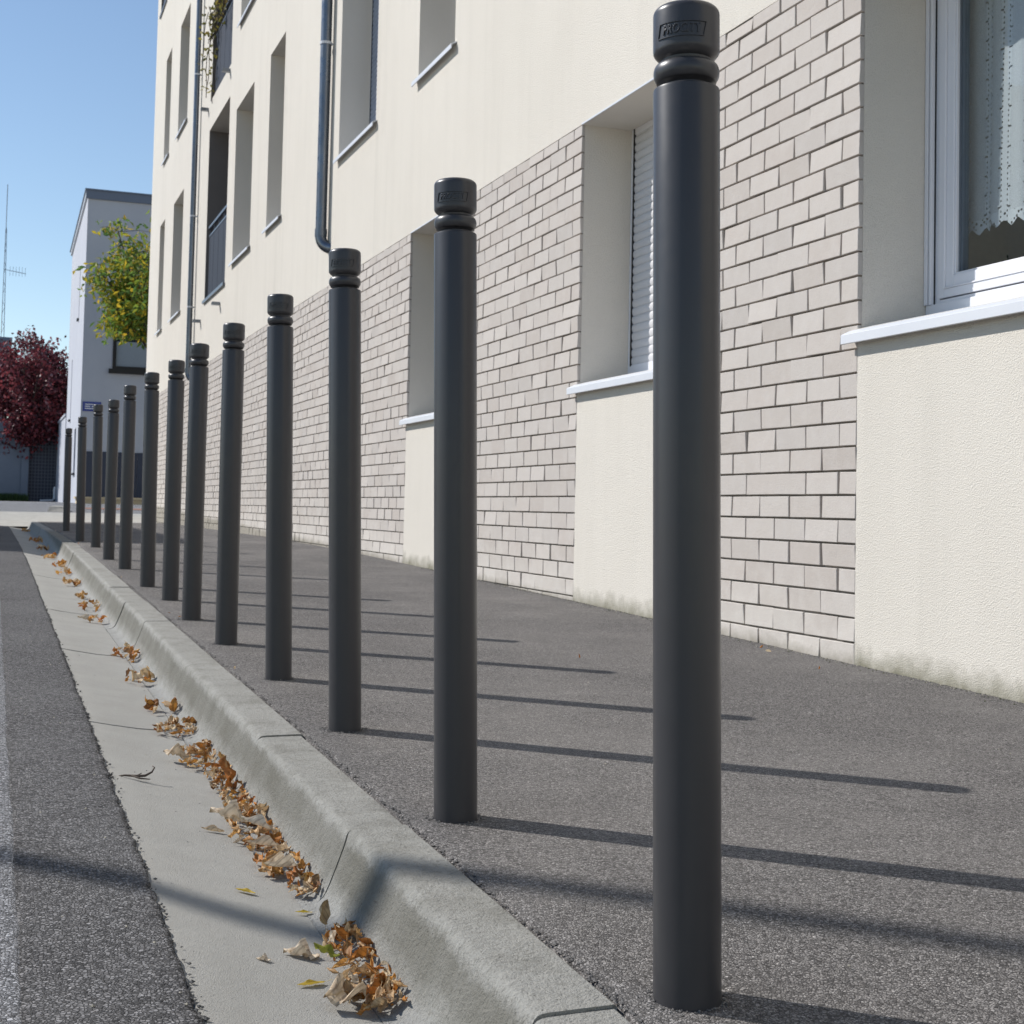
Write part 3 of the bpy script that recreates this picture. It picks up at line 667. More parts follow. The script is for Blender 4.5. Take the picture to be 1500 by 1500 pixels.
# ------------------------------------------------------------------ bollards
H = 1.14; RB = .038
def shaft_mesh():
    mb = MB(); z = H - .0985
    mb.lathe([(RB, -.06), (RB, -.001), (RB, .3), (RB, .6), (RB, z - .004), (RB - .0006, z - .0015), (RB - .003, z), (.029, z + .001)], 96); return mb.mesh('shaft', M['bollard'], 'auto')
def cap_mesh():
    mb = MB(); t = H; pr = [(.0285, t - .100), (.0285, t - .0955), (.0300, t - .0942), (.0340, t - .0925)]
    for i in range(13):                      # rounded collar
        a = -math.pi / 2 + math.pi * i / 12; pr.append((.0285 + .0092 * max(0, math.cos(a)) ** .8 + .0, t - .0805 + .0118 * math.sin(a)))
    pr += [(.0288, t - .0672), (.0290, t - .0655), (.0315, t - .0640), (.0345, t - .0615), (.0368, t - .0588), (.0378, t - .0565), (RB, t - .054), (RB, t - .0125)]
    for i in range(1, 9):
        a = math.pi / 2 * i / 8; pr.append((RB - .0095 * (1 - math.cos(a)), t - .0125 + .0095 * math.sin(a)))
    pr += [(.018, t - .0012), (.006, t - .0003)]
    mb.lathe(pr, 96); return mb.mesh('cap', M['bollard'], 'auto')
def logo_mesh():
    cu = bpy.data.curves.new('txt', 'FONT'); cu.body = 'PROCITY'; cu.size = .0150; cu.extrude = .0011; cu.bevel_depth = .00025; cu.shear = .22; cu.align_x = 'CENTER'; cu.align_y = 'CENTER'; cu.resolution_u = 3; cu.offset = .0001
    ob = bpy.data.objects.new('txt', cu); COL.objects.link(ob)
    dg = bpy.context.evaluated_depsgraph_get(); dg.update(); me = bpy.data.meshes.new_from_object(ob.evaluated_get(dg))
    bpy.data.objects.remove(ob); bpy.data.curves.remove(cu)
    bm = bmesh.new(); bm.from_mesh(me)
    xs = [v.co.x for v in bm.verts]; wd = max(xs) - min(xs); k_ = .047 / wd
    for v in bm.verts: v.co.x *= k_
    def bar(x0, z0_, x1, z1_, n=14):
        for i in range(n):
            q = []
            for (a, dp) in ((i / n, 0), ((i + 1) / n, 0)):
                pass
            a, b = i / n, (i + 1) / n
            vs = []
            for tt in (a, b):
                xx = x0 + (x1 - x0) * tt; yy = z0_ + (z1_ - z0_) * tt
                for off in (-.0006, .0006):
                    dx, dy = (off, 0) if abs(x1 - x0) < .006 else (0, off)
                    for dep in (-.0016, .0013): vs.append(bm.verts.new((xx + dx, yy + dy, dep)))
            a0, a1, a2, a3, b0, b1, b2, b3 = vs
            for f in ((a1, b1, b3, a3), (a0, a1, a3, a2), (b0, b2, b3, b1), (a0, b0, b1, a1), (a2, a3, b3, b2)): bm.faces.new(f)
    hh = .0084; ww = .0285; s = .0018
    bar(-ww + s, hh, ww + s, hh); bar(-ww - s, -hh, ww - s, -hh); bar(-ww - s, -hh, -ww + s, hh, 1); bar(ww - s, -hh, ww + s, hh, 1)
    for v in bm.verts:
        a = v.co.x / RB; rr = RB + v.co.z; z = v.co.y + H - .0385
        v.co = Vector((rr * math.sin(a), -rr * math.cos(a), z))
    bm.to_mesh(me); bm.free(); me.materials.clear(); me.materials.append(M['bollard']); return me
SH, CA, LO = shaft_mesh(), cap_mesh(), logo_mesh()
BOL = [(.775, 1.425, 1.172, -.0164), (.783, 2.297, 1.137, -.0233), (.798, 3.165, 1.144, -.0267), (.804, 3.998, 1.136, -.0233), (.787, 4.854, 1.136, -.0049), (.777, 5.683, 1.135, .0004), (.799, 6.579, 1.136, -.0039),
       (.778, 7.383, 1.131, -.0105), (.786, 8.783, 1.148, -.004), (.765, 9.786, 1.108, -.0003), (.799, 11.56, 1.166, -.0151), (.750, 12.839, 1.124, -.0128), (.809, 16.498, 1.189, -.0088)]
BLAB = ['nearest charcoal bollard at the right front, its cap almost touching the picture top', 'charcoal bollard next behind the nearest one, before the edge of a window recess', 'charcoal bollard whose cap hides the bend of the zinc downpipe on the wall', 'charcoal bollard between the one at the downpipe bend and the sixth nearest to the camera', 'fifth nearest charcoal bollard, its cap below the widest balcony opening of the cream building', 'charcoal bollard with its cap just right of the farther downpipe foot', 'charcoal bollard with its cap just left of the farther downpipe foot', 'charcoal bollard covering the far bottom corner of the cream building', 'charcoal bollard just left of the cream building corner, before the far slate base', 'shorter charcoal bollard standing right of the blue street sign', 'charcoal bollard whose cap overlaps the lower right corner of the blue street sign', 'charcoal bollard second from the far end, under the left edge of the sign', 'farthest and smallest charcoal bollard at the end of the row, in the shade']
bol0 = None
for i, (bx_, by_, bh, lean) in enumerate(BOL):
    e = empty('bollard', (bx_, by_, zg(by_)), BLAB[i], 'bollard', 'charcoal bollards along the kerb')
    n_ = math.hypot(bx_, by_); right = Vector((by_ / n_, -bx_ / n_, 0)); fwd = Vector((bx_ / n_, by_ / n_, 0))
    ax = (Vector((0, 0, 1)) + right * lean).normalized()
    th = math.atan2(-bx_, by_) - .17 + random.uniform(-.03, .03)
    q = Vector((0, 0, 1)).rotation_difference(ax) @ Matrix.Rotation(th, 3, 'Z').to_quaternion()
    e.rotation_mode = 'QUATERNION'; e.rotation_quaternion = q; e.scale = (1.045 if i == 0 else 1.01,) * 2 + (bh / H,)
    for nm, me in (('shaft', SH), ('cap', CA)) + ((('logo', LO),) if i < 8 else ()):
        o = bpy.data.objects.new(nm, me); COL.objects.link(o); o.parent = e

# ------------------------------------------------------------------ fallen leaves
def leaf_mesh(name, curl, bend, width, mat, wav):
    nu, nv = 6, 10; v = []; f = []
    for j in range(nv + 1):
        t = j / nv; wv = width * math.sin(math.pi * min(1, t ** .8)) ** .6 * (1 - .2 * t) * (1 + .12 * noise.noise(Vector((t * 7, width * 30, curl * 5)))) + .004
        for i in range(nu + 1):
            s = (i / nu - .5) * 2
            a = s * curl; rr = wv / max(.3, curl) if curl > .3 else wv / .3
            xx = (math.sin(a) * rr if curl > .3 else s * wv); zz = ((1 - math.cos(a)) * rr if curl > .3 else abs(s) * wv * .2)
            zz += wav * math.sin(t * 9 + s * 3) * abs(s) * .12 * wv / .25 + wav * .07 * noise.noise(Vector((s * 2.2 + curl * 9, t * 5, bend * 4)))
            yy = t - .5; b = bend * yy
            if abs(bend) > .05: yy2 = math.sin(b) / bend; zb2 = (1 - math.cos(b)) / bend
            else: yy2, zb2 = yy, 0
            v.append((xx, yy2, zz + zb2))
    w1 = nu + 1
    for j in range(nv):
        for i in range(nu): f.append((j * w1 + i, j * w1 + i + 1, (j + 1) * w1 + i + 1, (j + 1) * w1 + i))
    # stalk
    b0 = Vector(v[3]); n0 = len(v)
    for q in range(4):
        for dx in (-.008, .008): v.append((b0.x + dx, b0.y - q * .09, b0.z + .012 * q * q * .4))
    for q in range(3): f.append((n0 + 2 * q, n0 + 2 * q + 1, n0 + 2 * q + 3, n0 + 2 * q + 2))
    me = bpy.data.meshes.new(name); me.from_pydata(v, [], f); me.materials.append(mat); me.polygons.foreach_set('use_smooth', [True] * len(f)); me.update(); return me
LM = [leaf_mesh('dry_leaf', c, b, wd, M['dry'], wv) for c, b, wd, wv in ((1.5, .9, .27, 1), (2.4, .5, .25, .6), (.9, 1.8, .30, 1.5), (.5, .6, .26, 2), (1.9, -1.0, .22, 1), (1.2, 2.4, .24, 1.2), (2.9, 1.0, .28, .5))]
LP = [leaf_mesh('pale_leaf', c, b, wd, M['pale_leaf'], wv) for c, b, wd, wv in ((1.1, .35, .33, 1.5), (2.2, .3, .30, .8), (.6, -.25, .36, 2))]
LY = leaf_mesh('yellow_leaf', 1.0, .25, .17, M['yellow_leaf'], .6); LG = leaf_mesh('green_leaf', .8, .9, .30, M['green_leaf'], 1)
def gutz(x, y):
    pr = [(.2675, -.0895), (.275, -.0895), (.33, -.1005), (.40, -.113), (.47, -.121), (.515, -.1215), (.529, -.117), (.540, -.109), (.548, -.097), (.56, -.066)]
    x = min(max(x, pr[0][0]), pr[-1][0])
    for (a, b), (c, d) in zip(pr, pr[1:]):
        if x <= c: return zg(y) + b + (d - b) * (x - a) / max(1e-6, c - a)
    return zg(y) - .066
def put_leaf(me, x, y, z, size, label, group, rot=None, name='fallen_leaf', cat='leaf'):
    o = bpy.data.objects.new(name, me); COL.objects.link(o); o.location = (x, y, z); o.scale = (size,) * 3
    o.rotation_euler = rot or (random.gauss(0, .55), random.gauss(0, .55), random.uniform(0, 6.28)); return tag(o, label, cat, group)
# heaps: y start, y end, x left at both ends, count, top height, size, description
HEAPS = [
 (1.77, 2.10, .455, .485, 54, .030, (.022, .046), 'curled dry leaf in the nearest heap against the kerb foot', 'leaves in the nearest gutter heap'),
 (2.29, 2.62, .495, .470, 36, .022, (.02, .042), 'dry leaf at the near tip of the long leaf heap', 'leaves at the near tip of the long heap'),
 (2.60, 2.98, .455, .470, 52, .028, (.022, .046), 'dry leaf in the widest middle part of the long leaf heap', 'leaves in the middle of the long heap'),
 (2.98, 3.30, .485, .490, 30, .020, (.018, .04), 'dry leaf in the narrow far part of the long leaf heap', 'leaves in the far part of the long heap'),
 (3.28, 3.62, .445, .465, 36, .022, (.02, .042), 'brown and grey dry leaf in the clump just beyond the long leaf heap', 'leaves in the clump beyond the long heap'),
 (3.78, 3.98, .430, .450, 26, .022, (.02, .042), 'dry leaf in the small clump beside a gutter joint, middle distance', 'leaves in the small clump by the gutter joint'),
]
for (a, b, xa, xb, n, top, (s0, s1), lab, grp) in HEAPS:
    for i in range(n):
        t = random.random(); y = a + (b - a) * t; left = xa + (xb - xa) * t
        prof = math.sin(math.pi * min(.97, max(.06, .08 + .9 * t))) ** .5
        x = .542 - (.542 - left) * abs(random.random() ** 1.25) * (0.55 + .45 * prof)
        cen = 1 - abs((x - (left + .54) / 2) / ((.54 - left) / 2 + 1e-4)) * .6
        z = gutz(x, y) + .006 + top * random.random() * max(.1, cen) * prof
        sz = random.uniform(s0, s1) * (1.25 if random.random() < .15 else 1)
        o = put_leaf(random.choice(LM), x, y, z, sz, lab, grp)
SP = [
 (LP[0], .452, 2.02, .004, .055, (.12, .1, 1.2), 'pale bleached leaf lying open at the left side of the nearest leaf heap', None),
 (LP[2], .470, 1.815, .020, .075, (.2, -.2, 1.9), 'large pale brown leaf lying curled at the near end of the nearest heap', None),
 (LG, .468, 1.935, .036, .045, (.3, .1, .9), 'greenish yellow leaf on top of the nearest leaf heap', None),
 (LY, .440, 1.90, .003, .045, (.1, .05, 1.9), 'narrow yellow leaf sticking out to the left of the nearest heap', None),
 (LP[0], .462, 2.735, .038, .085, (.25, .2, 1.3), 'largest cream white leaf lying on top of the long heap', None),
 (LP[1], .500, 2.655, .040, .075, (.3, .2, 1.1), 'rolled white leaf on the long heap beside the largest cream leaf', None),
 (LP[1], .492, 2.385, .034, .085, (.25, -.15, 2.1), 'rolled grey leaf with folds at the near tip of the long heap', None),
 (LP[1], .490, 2.53, .034, .065, (.2, .2, 1.6), 'pale rolled leaf in the long heap between the cream and the folded grey leaves', None),
 (LM[1], .432, 2.76, .003, .048, (.15, .1, 1.2), 'brown rolled leaf lying by itself left of the long heap', None),
 (LM[3], .512, 3.10, .045, .080, (1.1, .2, .9), 'broad orange leaf standing upright against the kerb beyond the long heap', None),
 (LP[2], .448, 3.46, .022, .065, (.2, .2, 1.3), 'pale brown flat leaf at the far clump beyond the long heap', None),
 (LY, .425, 2.345, .003, .040, (.1, .1, .9), 'small yellow leaf lying alone left of the near tip of the long heap', None),
 (LY, .500, 2.225, .003, .030, (.1, .1, 1.5), 'tiny tan leaf between the long heap and the nearest heap', None),
 (LP[0], .392, 2.0, .002, .022, (0, .1, 1.0), 'tiny cream leaf lying alone in the middle of the gutter', None),
 (LM[5], .508, 2.13, .030, .050, (1.2, .3, .3), 'thin brown leaf standing on its tip against the kerb joint', None),
 (LP[1], .430, 6.75, .012, .09, (.2, .2, 1.0), 'large pale rolled leaf in the distant part of the gutter', None),
]
for me, x, y, dz, sz, rot, lab, g in SP: put_leaf(me, x, y, gutz(x, y) + dz, sz, lab, g, rot)
# scattered far litter, past counting
lit = MB(); lv = [[tuple(v.co) for v in m.vertices] for m in LM]; lf = [[tuple(p.vertices) for p in m.polygons] for m in LM]
def litter(x, y, z, sz):
    k_ = random.randrange(len(LM)); mt = Matrix.LocRotScale(Vector((x, y, z)), Matrix.Rotation(random.uniform(0, 6.28), 3, 'Z') @ Matrix.Rotation(random.gauss(0, .7), 3, 'X') @ Matrix.Rotation(random.gauss(0, .7), 3, 'Y'), Vector((sz,) * 3))
    n = len(lit.v); lit.v += [tuple(mt @ Vector(p)) for p in lv[k_]]
    for f in lf[k_]: lit.f.append(tuple(n + q for q in f)); lit.mi.append(0)
for a, b, xl, n in ((4.13, 4.24, .455, 12), (4.72, 4.88, .45, 14), (5.34, 5.60, .455, 18), (6.70, 6.85, .44, 8), (7.25, 7.6, .435, 14), (8.0, 8.1, .46, 4), (8.9, 9.3, .44, 16), (9.9, 10.25, .43, 13), (10.8, 11.15, .43, 12), (11.9, 12.3, .41, 14), (13.6, 14.2, .43, 14), (15.8, 17.0, .41, 20), (21.0, 21.9, .42, 24)):
    for i in range(n):
        y = random.uniform(a, b); x = .535 - (.535 - xl) * random.random() ** 1.3; litter(x, y, gutz(x, y) + .006 + .02 * random.random(), random.uniform(.028, .06) * (1.25 if y > 8 else 1))
for (a, b, xa, xb, n, top, ss, lab, grp) in HEAPS:            # crumbs that fill the heaps
    for i in range(int(n * 1.7)):
        t = random.random(); y = a + (b - a) * t; left = xa + (xb - xa) * t
        prof = math.sin(math.pi * min(.97, max(.06, .08 + .9 * t))) ** .5
        x = .540 - (.540 - left) * random.random() ** 1.4 * (.5 + .4 * prof); litter(x, y, gutz(x, y) + .004 + top * .6 * random.random() * prof, random.uniform(.010, .024))
for x, y in ((.74, 12.6), (.70, 12.2), (.72, 16.0), (.69, 16.4), (.715, 5.9), (.74, 5.75), (.70, 8.0), (.71, 4.2), (1.9, 4.3), (2.6, 3.9), (2.68, 4.35), (2.71, 4.45)): litter(x, y, zg(y) + .006, random.uniform(.014, .03))
tag(lit.build('leaf_litter', M['dry_stuff'], smooth=True), 'scattered dry leaves strewn along the distant stretch of gutter', 'leaf litter', kind='stuff')

# twig in the gutter
mb = MB(); P = [(-.045, .012, .004), (-.025, .004, .008), (0, 0, .007), (.022, -.006, .009), (.036, -.002, .016), (.040, .010, .024), (.034, .018, .026)]
mb.tube(P, [.0012, .0022, .0032, .0030, .0022, .0016, .001], 7); mb.tube([(-.01, .001, .008), (.012, -.012, .004), (.035, -.018, .003)], [.002, .002, .001], 6); mb.tube([(.004, 0, .008), (.012, .008, .012)], [.002, .0008], 6)
o = mb.build('twig', M['bark'], smooth=True, loc=(.325, 3.20, gutz(.325, 3.2))); o.rotation_euler = (0, 0, -.25); tag(o, 'small dark curled twig lying on the gutter beside a slab joint', 'twig')
# grit along the joints
mb = MB()
def grit(x, y, z, r):
    n = len(mb.v); d = [Vector((random.uniform(.6, 1.2) * a, random.uniform(.6, 1.2) * b, random.uniform(.5, 1) * c)) for a, b, c in ((1, 0, 0), (-1, 0, 0), (0, 1, 0), (0, -1, 0), (0, 0, .8), (0, 0, -.8))]
    mb.v += [(x + r * q.x, y + r * q.y, z + r * q.z) for q in d]
    for f in ((0, 2, 4), (2, 1, 4), (1, 3, 4), (3, 0, 4), (2, 0, 5), (1, 2, 5), (3, 1, 5), (0, 3, 5)): mb.f.append(tuple(n + i for i in f)); mb.mi.append(mb.cur)
for i in range(900):
    y = 1.2 + 7 * random.random() ** 1.6; x = KX + .004 + abs(random.gauss(0, .010)); mb.cur = 0; grit(x, y, zg(y) - .002, random.uniform(.0014, .0045))
for i in range(700):
    y = 1.3 + 6 * random.random() ** 1.6; x = GX + random.gauss(-.004, .007); mb.cur = 1; grit(x, y, zg(y) - .086, random.uniform(.0015, .0048))
for i in range(1500):
    y = random.uniform(2.8, 9); x = W - abs(random.gauss(0, .012 + .012 * (i % 3))); mb.cur = random.choice((0, 1, 1, 3, 3, 2)); grit(x, y, zg(y) + .006, random.uniform(.0015, .004))
for i in range(240):
    mb.cur = random.choice((0, 1, 2)); y = random.uniform(1.4, 7); x = random.uniform(.72, 2.7); grit(x, y, zg(y) + .004, random.uniform(.001, .0026))
for i in range(90):
    mb.cur = random.choice((1, 1, 2)); y = random.uniform(1.7, 7); x = random.uniform(.27, .53); grit(x, y, gutz(x, y), random.uniform(.0008, .0022))
for i in range(60):
    mb.cur = random.choice((1, 2)); y = random.uniform(1.7, 7); x = random.uniform(.07, .26); grit(x, y, zg(y) - .077, random.uniform(.0015, .0035))
for bx_, by_, bh, lean in BOL[:6]:
    for i in range(70):
        a = random.uniform(0, 6.28); r = .038 + abs(random.gauss(0, .008)); mb.cur = random.choice((0, 0, 1)); y = by_ + r * math.sin(a); grit(bx_ + r * math.cos(a), y, zg(y) + .001, random.uniform(.0012, .0032))
tag(mb.build('grit', [plain('grey_grit', (.16, .15, .14), .9), plain('dark_grit', (.09, .088, .085), .9), plain('pale_grit', (.42, .38, .3), .9), plain('mossy_grit', (.07, .075, .03), .95)]), 'loose grit and small stones along the asphalt edges', 'grit', kind='stuff')

# ------------------------------------------------------------------ plants
def rand_dir():
    while True:
        v = Vector((random.uniform(-1, 1), random.uniform(-1, 1), random.uniform(-1, 1)))
        if .05 < v.length < 1: return v.normalized()
def leaf_quad(mb, p, ln, wd, droop=.3):
    d = rand_dir(); d.z -= droop; d.normalize(); s = d.cross(rand_dir()).normalized(); n = d.cross(s) * ln * .12
    m_ = p + d * ln * .5
    n0 = len(mb.v); mb.v += [tuple(p), tuple(m_ + s * wd * .5 + n), tuple(p + d * ln), tuple(m_ - s * wd * .5 + n)]
    mb.f += [(n0, n0 + 1, n0 + 2), (n0, n0 + 2, n0 + 3)]; mb.mi += [0, 0]
def tree(name, base, crown_c, rad, n_limb, n_twig, n_leaf, ln, wd, mat, label, trunk_r, spread=.32, droop=.3, seed=1, fork=.45):
    random.seed(seed); root = empty(name, base, label, 'tree')
    B_ = Vector(base); cc = Vector(crown_c) - B_; tb = MB(); lv_ = MB()
    f0 = Vector((cc.x * .3, cc.y * .3, max(.8, (cc.z - rad[2]) * .9)))
    tb.tube([(0, 0, -.1), f0 * .5 + Vector((.04, .02, 0)), f0], [trunk_r * 1.2, trunk_r, trunk_r * .8], 12)
    limbs = MB()
    for i in range(n_limb):
        d = rand_dir(); d.z = d.z * .9 + .1
        e = cc + Vector((d.x * rad[0] * .72, d.y * rad[1] * .72, d.z * rad[2] * .78)); m_ = f0.lerp(e, .5) + Vector((random.uniform(-.2, .2), random.uniform(-.2, .2), .15))
        limbs.tube([f0 + Vector((0, 0, -.05)), m_, e], [trunk_r * .42, trunk_r * .25, trunk_r * .1], 7)
        for j in range(n_twig):
            st = (m_.lerp(e, random.uniform(.1, 1))); dd = rand_dir(); L_ = random.uniform(.25, .7) * min(rad) * .8
            en = st + Vector((dd.x, dd.y, dd.z * .8 - .05)) * L_
            q = en - cc; k_ = math.sqrt((q.x / rad[0]) ** 2 + (q.y / rad[1]) ** 2 + (q.z / rad[2]) ** 2)
            if k_ > 1.08: en = cc + q * (1.08 / k_)
            limbs.tube([st, st.lerp(en, .6) + Vector((0, 0, .05)), en], [trunk_r * .09, trunk_r * .06, trunk_r * .03], 5, False)
            for q_ in range(n_leaf):
                t = random.uniform(.25, 1.05); p = st.lerp(en, t) + rand_dir() * random.random() ** .5 * spread * min(rad) * .5
                leaf_quad(lv_, p, ln * random.uniform(.7, 1.25), wd * random.uniform(.8, 1.2), droop)
    tr_ = child(tb.build('trunk', M['bark'], smooth='auto'), root); child(limbs.build('limbs', M['bark'], smooth='auto'), tr_)
    child(lv_.build('crown', mat), root); return root
tree('ash_tree', (4.25, 36, zg(36)), (3.66, 36, 6.45), (1.95, 1.8, 2.1), 22, 11, 27, .20, .08, M['fol_yellow'], 'small tree with yellowing green leaves before the shaded wall of the far house', .11, .36, .55, 5)
tree('plum_tree', (1.30, 58.6, zg(58)), (1.05, 57.3, 5.0), (2.15, 2.6, 2.65), 32, 14, 46, .16, .11, M['fol_plum'], 'dark red leaved plum tree rising behind the grey wall and lattice', .12, .40, .1, 9)
random.seed(21)
# trailing plant on the upper loggia
vp = empty('trailing_plant', (W + .02, 19.2, 7.6), 'yellowing creeper hanging over the upper loggia railing', 'plant'); st = MB(); lv_ = MB()
for i in range(26):
    y = random.uniform(.5, .8); L_ = random.uniform(.15, .5) if i < 20 else random.uniform(.7, 1.3)
    if i < 20: y = random.triangular(-.95, .75, .5)
    x = random.uniform(-.12, .06); p = Vector((x, y, random.uniform(.0, .25))); P = [p]
    for q in range(6): P.append(P[-1] + Vector((random.uniform(-.035, .03), random.uniform(-.05, .05), -L_ / 6)))
    st.tube(P, .006, 5, False)
    for q in range(int(16 * L_)):
        j = random.randrange(6); leaf_quad(lv_, P[j].lerp(P[j + 1], random.random()) + rand_dir() * .05, random.uniform(.05, .09), .045, .3)
for i in range(170): leaf_quad(lv_, Vector((random.uniform(-.1, .1), random.triangular(-.95, .8, .45), random.uniform(-.05, .6))), .08, .05, .2)
child(st.build('stems', M['bark']), vp); child(lv_.build('leaves', M['fol_vine']), vp)

# ------------------------------------------------------------------ far house beyond the side road
fh = empty('far_house', (2.25, 40.3, zg(40)), 'flat roofed pale house beyond the side road with slate base and dark framed window', 'house')
fh.rotation_euler = (0, 0, R(-.6))
zl = lambda z: z + C - zg(40)
def fp(mb, name, mat, parent=None, smooth=False): o = mb.build(name, mat, None, smooth); o.parent = parent or fh; return o
ww_, dd_ = 9.0, 10.4; wt, wb_ = zl(8.85), -.3
wm = MB(); win = [(.82, 2.2, zl(3.80), zl(5.06)), (1.36, 2.4, zl(6.48), zl(7.08))]
xs = sorted({0, ww_} | {q for a in win for q in a[:2]}); zs = sorted({wb_, wt} | {q for a in win for q in a[2:]})
for a, b in zip(xs, xs[1:]):
    for c_, d in zip(zs, zs[1:]):
        if any(q[0] < (a + b) / 2 < q[1] and q[2] < (c_ + d) / 2 < q[3] for q in win): continue
        wm.quad((a, 0, c_), (b, 0, c_), (b, 0, d), (a, 0, d))
for a, b, c_, d in win:
    for p in (((a, 0, c_), (a, .15, c_), (a, .15, d), (a, 0, d)), ((b, 0, c_), (b, .15, c_), (b, .15, d), (b, 0, d)), ((a, 0, c_), (b, 0, c_), (b, .15, c_), (a, .15, c_)), ((a, 0, d), (b, 0, d), (b, .15, d), (a, .15, d))): wm.quad(*p)
swin = [(3.2, 3.5, zl(5.6), zl(7.2)), (6.9, 7.3, zl(2.7), zl(4.7)), (2.4, 3.5, zl(.85), zl(2.2))]
ys_ = sorted({0, dd_} | {q for a in swin for q in a[:2]}); zs = sorted({wb_, wt} | {q for a in swin for q in a[2:]})
for a, b in zip(ys_, ys_[1:]):
    for c_, d in zip(zs, zs[1:]):
        if any(q[0] < (a + b) / 2 < q[1] and q[2] < (c_ + d) / 2 < q[3] for q in swin): continue
        wm.quad((0, a, c_), (0, b, c_), (0, b, d), (0, a, d))
for a, b, c_, d in swin:
    for p in (((0, a, c_), (.25, a, c_), (.25, a, d), (0, a, d)), ((0, b, c_), (.25, b, c_), (.25, b, d), (0, b, d)), ((0, a, c_), (0, b, c_), (.25, b, c_), (.25, a, c_)), ((0, a, d), (0, b, d), (.25, b, d), (.25, a, d))): wm.quad(*p)
wm.quad((0, dd_, wb_), (ww_, dd_, wb_), (ww_, dd_, wt), (0, dd_, wt)); wm.quad((ww_, 0, wb_), (ww_, dd_, wb_), (ww_, dd_, wt), (ww_, 0, wt)); wm.quad((0, 0, wt), (ww_, 0, wt), (ww_, dd_, wt), (0, dd_, wt))
fp(wm, 'wall', M['render_grey'])
rf = MB(); rf.box((-.06, -.06, wt - .22), (ww_ + .06, -.003, wt + .02)); rf.box((-.09, -.09, wt + .0205), (ww_ + .09, dd_ + .09, wt + .06)); ro = fp(rf, 'roof', M['fascia'])
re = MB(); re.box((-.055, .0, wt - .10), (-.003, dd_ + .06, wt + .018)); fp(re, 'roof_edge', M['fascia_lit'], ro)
for i, (a, b, c_, d) in enumerate(win):
    m_ = MB()
    for q in ((a, a + .09, c_, d), (b - .09, b, c_, d)): m_.box((q[0], -.03, q[2]), (q[1], .12, q[3]))
    m_.box((a + .091, -.03, d - .08), (b - .091, .12, d)); m_.box((a + .091, -.03, c_), (b - .091, .12, c_ + .08)); m_.box((a - .10, -.10, c_ - .13), (b + .10, .02, c_ - .003))
    fr_ = fp(m_, 'window', M['dark']); g_ = MB(); g_.box((a + .09, .06, c_ + .08), (b - .09, .07, d - .08)); fp(g_, 'pane', M['glass_dark'], fr_)
    if i == 0: g_ = MB(); g_.box((a + .1, .045, c_ + .09), (b - .1, .05, c_ + .80)); fp(g_, 'pane_reflection', plain('grey_reflection', (.30, .34, .38), .9), fr_)  # pale sheet over the lower pane paints a reflection in the glass
for a, b, c_, d in swin:
    g_ = MB(); g_.box((.20, a, c_), (.22, b, d)); s_ = fp(g_, 'window', M['glass_dark']); g_ = MB(); g_.box((-.06, a - .05, c_ - .06), (.19, b + .05, c_ - .003)); fp(g_, 'sill', M['dark'], s_)
bs = MB()
for i in range(18): bs.box((.12 + i * .49, -.035, .10), (.12 + i * .49 + .478, -.002, zl(1.42)))
fp(bs, 'slate_base', M['slate'])
o = MB(); o.box((0, -.02, 0), (.50, 0, .27)); sg = empty('street_sign', (2.30, 40.29, zl(2.56) + zg(40)), 'blue enamel street name sign fixed to the far house corner', 'sign'); child(o.build('plate', M['bluesign']), sg)
o = MB()
for a, b, c_ in ((.06, .30, .18), (.06, .20, .12), (.24, .44, .12), (.06, .38, .06)): o.box((a, -.026, c_), (b, -.0205, c_ + .028))
child(o.build('lettering', M['white']), sg)
pl = MB(); pl.box((2.15, 38.9, zg(39) - .2), (9.5, 39.5, zg(39) + .13)); pl.box((2.10, 38.85, zg(39) + .1301), (9.5, 39.55, zg(39) + .19)); tag(pl.build('planter_wall', M['sandy']), 'low sandy coloured planter wall at the foot of the far house', 'low wall')
# pale garden wall running on behind the house
gw = MB(); gw.box((2.34, 50.85, .2), (2.60, 57.2, 3.62)); gw.box((2.30, 50.8, 3.6205), (2.64, 57.25, 3.70)); tag(gw.build('garden_wall', M['render_grey']), 'pale sunlit garden wall continuing behind the far house', 'wall')
ls = empty('lattice_screen', (1.86, 57.25, zg(57)), 'dark lattice screen between the grey wall and the pale garden wall', 'screen')
mb = MB(); mb.box((-.56, .04, -.1), (.56, .08, 2.95)); child(mb.build('panel', M['lattice']), ls)
mb = MB()
for i in range(10): xx = -.55 + i * .122; mb.box((xx - .012, 0, -.05), (xx + .012, .038, 2.95))
for i in range(22): mb.box((-.56, -.012, .02 + i * .135), (.56, -.0005, .045 + i * .135))
child(mb.build('grid', M['lattice_bar']), ls)
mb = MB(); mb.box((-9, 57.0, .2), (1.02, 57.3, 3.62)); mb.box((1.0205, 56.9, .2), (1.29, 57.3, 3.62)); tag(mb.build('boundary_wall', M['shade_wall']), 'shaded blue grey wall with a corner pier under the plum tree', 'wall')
dp = MB(); dp.tube([(2.28, 56.7, 1.05), (2.28, 56.65, .68), (2.2, 56.6, .60), (1.75, 56.5, .58)], .045, 10); dp.tube([(2.28, 56.7, 1.0), (2.30, 56.8, 1.12)], .05, 10); tag(dp.build('drain_pipe', M['white'], smooth='auto'), 'white bent drain pipe at the foot of the pale garden wall', 'pipe')
gr = MB()
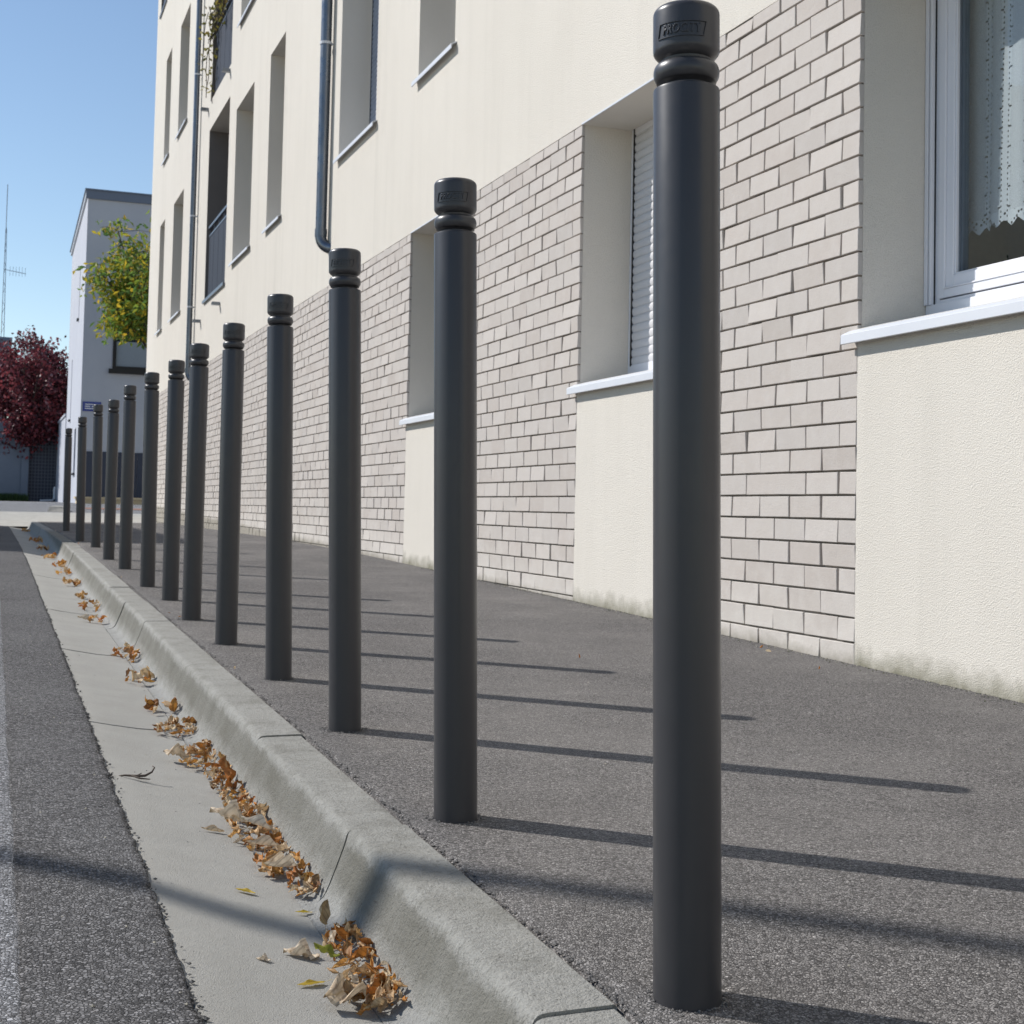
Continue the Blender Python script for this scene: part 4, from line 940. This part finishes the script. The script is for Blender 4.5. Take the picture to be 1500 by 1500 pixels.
for i in range(5200):
    x = random.uniform(-3, 1.28); y = random.uniform(54.9, 56.85); h_ = random.uniform(.12, .36); p = Vector((x, y, zg(y))); a = random.uniform(0, 6.28); s_ = Vector((math.cos(a), math.sin(a), 0)) * .02; t_ = p + Vector((random.gauss(0, .07), random.gauss(0, .07), h_))
    n = len(gr.v); gr.v += [tuple(p - s_), tuple(p + s_), tuple(t_)]; gr.f.append((n, n + 1, n + 2)); gr.mi.append(0)
tag(gr.build('grass', M['grass']), 'strip of dark grass along the foot of the shaded wall', 'grass', kind='stuff')
gb = empty('grey_block', (-3.6, 70, zg(70)), 'grey flat roofed block behind the plum tree, only its top corner showing', 'building')
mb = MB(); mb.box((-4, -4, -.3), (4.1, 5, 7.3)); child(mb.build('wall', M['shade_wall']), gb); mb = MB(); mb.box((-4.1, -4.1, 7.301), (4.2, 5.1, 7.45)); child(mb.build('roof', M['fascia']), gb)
ms = empty('antenna_mast', (.16, 70, zg(70) + 7.45), 'thin lattice antenna mast with a cross arm standing on the grey block', 'mast')
mb = MB(); hh = 7.9
for i in range(3):
    a = i * 2.094; mb.tube([(.09 * math.cos(a), .09 * math.sin(a), 0), (.03 * math.cos(a), .03 * math.sin(a), hh * .72)], .016, 6)
for i in range(18):
    z = i * .32; r1 = .09 - .06 * z / (hh * .72); a = i * 2.094; mb.tube([(r1 * math.cos(a), r1 * math.sin(a), z), (r1 * math.cos(a + 2.094), r1 * math.sin(a + 2.094), z + .32)], .009, 5)
mb.tube([(0, 0, hh * .7), (0, 0, hh)], .018, 6); child(mb.build('pole', M['mast']), ms)
mb = MB(); mb.tube([(-.05, 0, 3.75), (.98, .1, 3.62)], .016, 6)
for i in range(6): xx = .25 + i * .14; mb.tube([(xx, .02, 3.46), (xx, .02, 3.92)], .008, 5)
child(mb.build('aerial', M['mast']), ms)

# ------------------------------------------------------------------ across the street (outside the picture; they cast its shadows)
lp = empty('street_lamp', (-3.95, 5.9, zg(5.9) + .05), 'tall slim grey street lamp on the opposite pavement, casting a soft shadow', 'street lamp')
mb = MB(); mb.tube([(0, 0, 0), (0, 0, 1.0), (0, 0, 1.05), (0, 0, 7.6)], [.075, .075, .05, .036], 20); child(mb.build('column', M['mast'], smooth='auto'), lp)
mb = MB(); mb.tube([(0, 0, 7.55), (.2, 0, 7.75), (.75, 0, 7.85)], [.034, .03, .028], 12); am = child(mb.build('arm', M['mast'], smooth='auto'), lp); mb = MB(); mb.box((.7, -.11, 7.80), (1.25, .11, 7.9)); child(mb.build('lamp_head', M['mast']), am)
ho = empty('opposite_house', (-5.5, 18.7, zg(20)), 'white rendered house across the street, casting its shadow over the far kerb', 'house')
mb = MB(); mb.box((-8, 0, -.4), (0, 9.1, 7.6)); child(mb.build('wall', M['render_grey']), ho); mb = MB(); mb.box((-8.2, -.0, 7.601), (.0, 9.1, 7.9)); child(mb.build('roof', M['fascia']), ho)
for i in range(3):
    for zz in (.9, 3.8):
        mb = MB(); frame_ring(mb, .002, .05, 1 + i * 2.8, 2.2 + i * 2.8, zz - C, zz + 1.5 - C, .07); wf = child(mb.build('window', M['pvc']), ho); mb = MB(); mb.box((.003, 1.07 + i * 2.8, zz + .07), (.02, 2.13 + i * 2.8, zz + 1.43)); child(mb.build('pane', M['glass_dark']), wf)
